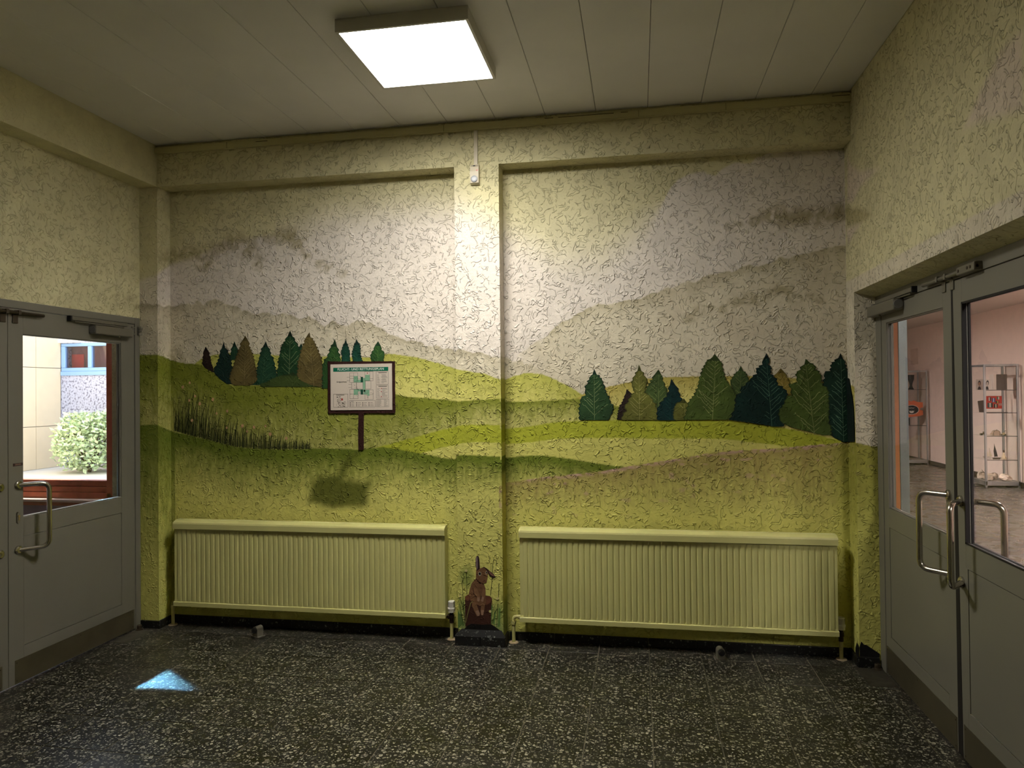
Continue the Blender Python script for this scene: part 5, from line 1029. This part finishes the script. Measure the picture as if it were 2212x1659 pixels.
fl = [(.06,.62,.3,.9,((186,60,50),(226,214,200),(60,50,44))), (.36,.52,.56,.84,((60,84,150),(214,206,196),(60,84,150))), (.68,.72,.9,.95,((60,110,80),(220,210,196),(190,70,56))), (.06,.1,.4,.46,((70,84,80),(208,200,188),(60,60,56))), (.48,.08,.72,.36,((52,44,40),(206,190,160),(52,44,40))), (.6,.42,.84,.62,((70,60,46),(190,160,80),(160,60,50))), (.8,.24,.96,.42,((196,176,150),(170,60,50),(210,196,180)))]
for a0, b0, a1, b1, cs in fl:
    m = MB()
    for i in range(3):
        xa = fx0+(a0+(a1-a0)*i/3)*(fx1-fx0); xb = fx0+(a0+(a1-a0)*(i+1)/3)*(fx1-fx0); m.box(xa, xb, fy-.004, fy, fz0+b0*(fz1-fz0), fz0+b1*(fz1-fz0), i)
    m.build('flag', [simple('flag_ink', c_, .6) for c_ in cs], fb)
thing(B('paper_sheet', (5.2, 5.46, CY0+.06, CY0+.18, 1.1125, 1.119), simple('paper_grey', (120, 108, 100), .7)), 'flat papers lying in front of the flag board', 'papers')
def blob(name, cx, cy, cz, rx, ry, rz, c, seed, parent=None, jag=.25):
    rr = random.Random(seed); bm = bmesh.new(); bmesh.ops.create_icosphere(bm, subdivisions=2, radius=1)
    for v in bm.verts:
        k = 1+rr.uniform(-jag, jag); v.co = Vector((v.co.x*rx*k, v.co.y*ry*k, max(v.co.z, -.55)*rz*k))
    lo = min(v.co.z for v in bm.verts)
    for v in bm.verts: v.co += Vector((cx, cy, cz-lo))
    me = bpy.data.meshes.new(name); bm.to_mesh(me); bm.free(); me.materials.append(simple('mineral', c, .8, var=.15, vscale=30)); return link(bpy.data.objects.new(name, me), parent)
for k, (x, y, rx, rz, lb) in enumerate(((5.215, CY0+.355, .06, .075, 'tall pale rock at the left of the cabinet floor'), (5.225, CY0+.13, .055, .065, 'rounded pale rock behind the cabinet post'), (5.36, CY0+.33, .062, .06, 'middle pale rock on the cabinet floor'), (5.435, CY0+.12, .085, .062, 'large whitish rock at the right of the cabinet floor'))):
    thing(blob('display_rock', x, y, .086, rx, rx*.8, rz, (196, 174, 158) if k < 3 else (222, 200, 184), 20+k), lb, 'rock', 'rocks in the near cabinet')
def ship(x, y, z, s, sail, label, n):
    r = empty('model_ship'); tag(r, label, 'model ship', 'model sailing ships'); m = MB()
    hp_ = [(-.05, .0, .018), (.05, 0, .02), (.035, 0, 0), (-.035, 0, 0)]
    m.add([(x+a*s, y-.012*s, z+c*s) for a, b, c in hp_]+[(x+a*s, y+.012*s, z+c*s) for a, b, c in hp_], [(0,1,2,3),(7,6,5,4),(0,4,5,1),(1,5,6,2),(2,6,7,3),(3,7,4,0)]); m.build('hull', simple('ship_hull', (84, 66, 52), .6), r)
    m = MB()
    for i in range(n):
        a = (-.025+.05*i/max(1, n-1))*s; m.tube([(x+a, y, z+.018*s), (x+a, y, z+(.20-.03*i)*s)], .002*s, 6)
    m.build('mast', simple('ship_mast', (60, 44, 36), .6), r)
    for i in range(n):
        a = (-.025+.05*i/max(1, n-1))*s; m = MB(); h0, h1 = z+.03*s, z+(.185-.03*i)*s
        m.add([(x+a-.002*s, y-.003, h0), (x+a+.036*s, y-.012*s, h0+.004*s), (x+a+.02*s, y-.012*s, (h0+h1)/2), (x+a+.002*s, y-.003, h1), (x+a-.012*s, y-.006*s, (h0+h1)/2)], [(0,1,2,3,4)])
        so = m.build('sail', simple('ship_sail', sail, .7), r); md = so.modifiers.new('thick', 'SOLIDIFY'); md.thickness = .002
ship(5.245, CY0+.22, .764-.358, .95, (226, 206, 176), 'small model ship with pale sails on the fourth shelf', 2)
ship(5.335, CY0+.15, .406, 1.15, (50, 44, 42), 'model ship with black sails on the fourth shelf', 1)
r = empty('lighthouse_figure'); tag(r, 'small cream figure with brown head beside the model ships', 'figurine')
m = MB(); m.lathe([(.036, 0), (.034, .02), (.018, .06), (.011, .09), (.011, .1), (0, .1)], (5.435, CY0+.15, .406)); m.build('body', simple('figure_cream', (222, 200, 168), .6), r)
m = MB(); m.lathe([(.008, .1), (.013, .108), (.013, .128), (.006, .136), (0, .136)], (5.435, CY0+.15, .406)); m.build('head', simple('figure_brown', (96, 72, 60), .6), r)
for k, (x, lb) in enumerate(((5.15, 'left white booklet on the fourth shelf'), (5.205, 'right white booklet on the fourth shelf'))):
    m = MB(); y = CY0+.1; m.add([(x,y,.407),(x+.05,y,.407),(x+.05,y+.07,.44),(x,y+.07,.44),(x,y,.412),(x+.05,y,.412),(x+.05,y+.07,.445),(x,y+.07,.445)], [(0,3,2,1),(4,5,6,7),(0,1,5,4),(1,2,6,5),(2,3,7,6),(3,0,4,7)]); thing(m.build('booklet', simple('booklet', (226, 212, 204), .6)), lb, 'booklet', 'booklets in the near cabinet')
def vehicle(x, y, z, s, c, label):
    r = empty('model_vehicle'); tag(r, label, 'model', 'small models on the third shelf'); m = MB()
    m.bbox(x-.045*s, x+.045*s, y-.02*s, y+.02*s, z+.012*s, z+.03*s, .004*s); m.bbox(x-.005*s, x+.03*s, y-.016*s, y+.016*s, z+.03*s, z+.055*s, .004*s); m.build('body', simple('model_paint', c, .5), r)
    for a in (-.03, .03):
        m = MB(); m.tube([(x+a*s, y-.024*s, z+.012*s), (x+a*s, y+.024*s, z+.012*s)], .012*s, 12); m.build('wheels', simple('model_wheel', (50, 44, 40), .6), r)
    m = MB(); m.tube([(x+.025*s, y, z+.055*s), (x+.03*s, y, z+.085*s), (x+.05*s, y, z+.09*s)], .004*s, 6); m.build('driver', simple('model_dark', (70, 60, 52), .6), r)
vehicle(5.18, CY0+.2, .764, 1.0, (120, 104, 84), 'brown model vehicle at the left of the third shelf'); vehicle(5.43, CY0+.15, .764, .8, (206, 186, 140), 'yellowish model vehicle at the right of the third shelf')
r = empty('glass_casket'); tag(r, 'small arched casket in the middle of the third shelf', 'casket'); m = MB(); pr = [(-.04, 0), (-.045, .04), (-.038, .06), (-.02, .074), (0, .078), (.02, .074), (.038, .06), (.045, .04), (.04, 0)]
q = len(pr); m.add([(5.335+a, CY0+.13, .764+b) for a, b in pr]+[(5.335+a, CY0+.2, .764+b) for a, b in pr], [tuple(range(q))[::-1], tuple(range(q, 2*q))]+[(i, (i+1) % q, q+(i+1) % q, q+i) for i in range(q)]); m.build('casket_body', simple('casket', (196, 166, 146), .4), r)
m = MB(); m.tube([(5.335+a, CY0+.127, .764+b) for a, b in pr], .003, 6); m.tube([(5.335, CY0+.127, .842), (5.335, CY0+.127, .853)], .005, 6); m.build('casket_rim', simple('casket_rim', (100, 84, 66), .4, .5), r)
r = empty('toy_animal'); tag(r, 'tiny pale animal figure left of the arched casket', 'figurine'); m = MB(); m.tube([(5.255, CY0+.15, .79), (5.285, CY0+.15, .79)], .008, 8)
for a in (5.257, 5.283): m.tube([(a, CY0+.15, .764), (a, CY0+.15, .79)], .003, 6)
m.tube([(5.285, CY0+.15, .79), (5.297, CY0+.15, .805)], .006, 8); m.build('animal_body', simple('toy_beige', (206, 176, 150), .6), r)
# far cabinet contents
FY = 15.16
r = empty('trophy'); tag(r, 'dark trophy cup on the top shelf of the far cabinet', 'trophy'); m = MB(); m.lathe([(.05, 0), (.05, .015), (.035, .03), (.022, .08), (.03, .13), (.055, .2), (.058, .26), (.06, .29), (0, .29)], (5.335, FY+.18, 1.466), (0, 0, 1), 16); m.build('cup', simple('dark_bronze_cup', (62, 52, 46), .5, .2), r)
r = empty('framed_picture'); tag(r, 'red framed picture at the left of the far cabinet', 'picture'); B('frame', (5.19, 5.28, FY+.2, FY+.215, 1.48, 1.73), simple('red_frame', (176, 92, 72), .6), r, .003); B('print', (5.205, 5.265, FY+.197, FY+.2, 1.5, 1.71), simple('print_pale', (214, 190, 176), .6), r); B('print_motif', (5.22, 5.25, FY+.194, FY+.197, 1.54, 1.64), simple('motif_dark', (60, 46, 44), .6), r)
r = empty('orange_banner'); tag(r, 'orange banner with a black oval emblem in the far cabinet', 'banner'); m = MB(); pts = [(5.17, 1.15), (5.20, 1.22), (5.26, 1.25), (5.31, 1.23), (5.35, 1.25), (5.42, 1.22), (5.52, 1.21), (5.52, 1.11), (5.47, 1.1), (5.47, 1.06), (5.52, 1.05), (5.52, .96), (5.45, .94), (5.36, .93), (5.27, .92), (5.17, .92)]
q = len(pts); m.add([(x, FY+.1, z) for x, z in pts]+[(x, FY+.106, z) for x, z in pts], [tuple(range(q))[::-1], tuple(range(q, 2*q))]+[(i, (i+1) % q, q+(i+1) % q, q+i) for i in range(q)]); m.build('cloth', simple('orange_cloth', (206, 104, 66), .7), r)
def xz(cx, cz, rx, rz, y, n=20): return [(cx+rx*math.cos(2*math.pi*i/n), y, cz+rz*math.sin(2*math.pi*i/n)) for i in range(n)]
for nm, rx, rz, y, c_ in (('emblem_rim', .138, .095, FY+.098, (214, 200, 190)), ('emblem', .128, .086, FY+.096, (36, 30, 30))):
    m = MB(); m.add(xz(5.31, 1.065, rx, rz, y), [tuple(range(20))]); m.build(nm, simple('emblem_ink', c_, .6), r)
m = MB(); z0 = 1.03; zig = [(5.26, 1.055), (5.28, 1.035), (5.295, 1.05), (5.31, 1.03), (5.325, 1.05), (5.34, 1.035), (5.36, 1.055), (5.345, 1.01), (5.31, .998), (5.275, 1.01)]
m.add([(x, FY+.094, z) for x, z in zig], [tuple(range(len(zig)))]); m.add([(x, FY+.094, z) for x, z in [(5.24, 1.115), (5.28, 1.09), (5.31, 1.1), (5.34, 1.09), (5.38, 1.115), (5.34, 1.10), (5.31, 1.107), (5.28, 1.10)]], [tuple(range(8))]); m.build('emblem_mark', simple('emblem_white', (220, 208, 198), .6), r)
thing(B('black_box', (5.17, 5.285, FY+.12, FY+.22, .762, .90), simple('black_box', (38, 32, 32), .6), None, .003), 'small black box below the orange banner', 'box')
thing(B('plain_print', (5.2, 5.32, FY+.3, FY+.308, 1.27, 1.44), simple('plain_paper', (206, 186, 174), .6), None, .001), 'pale paper sheet standing behind the orange banner', 'paper')
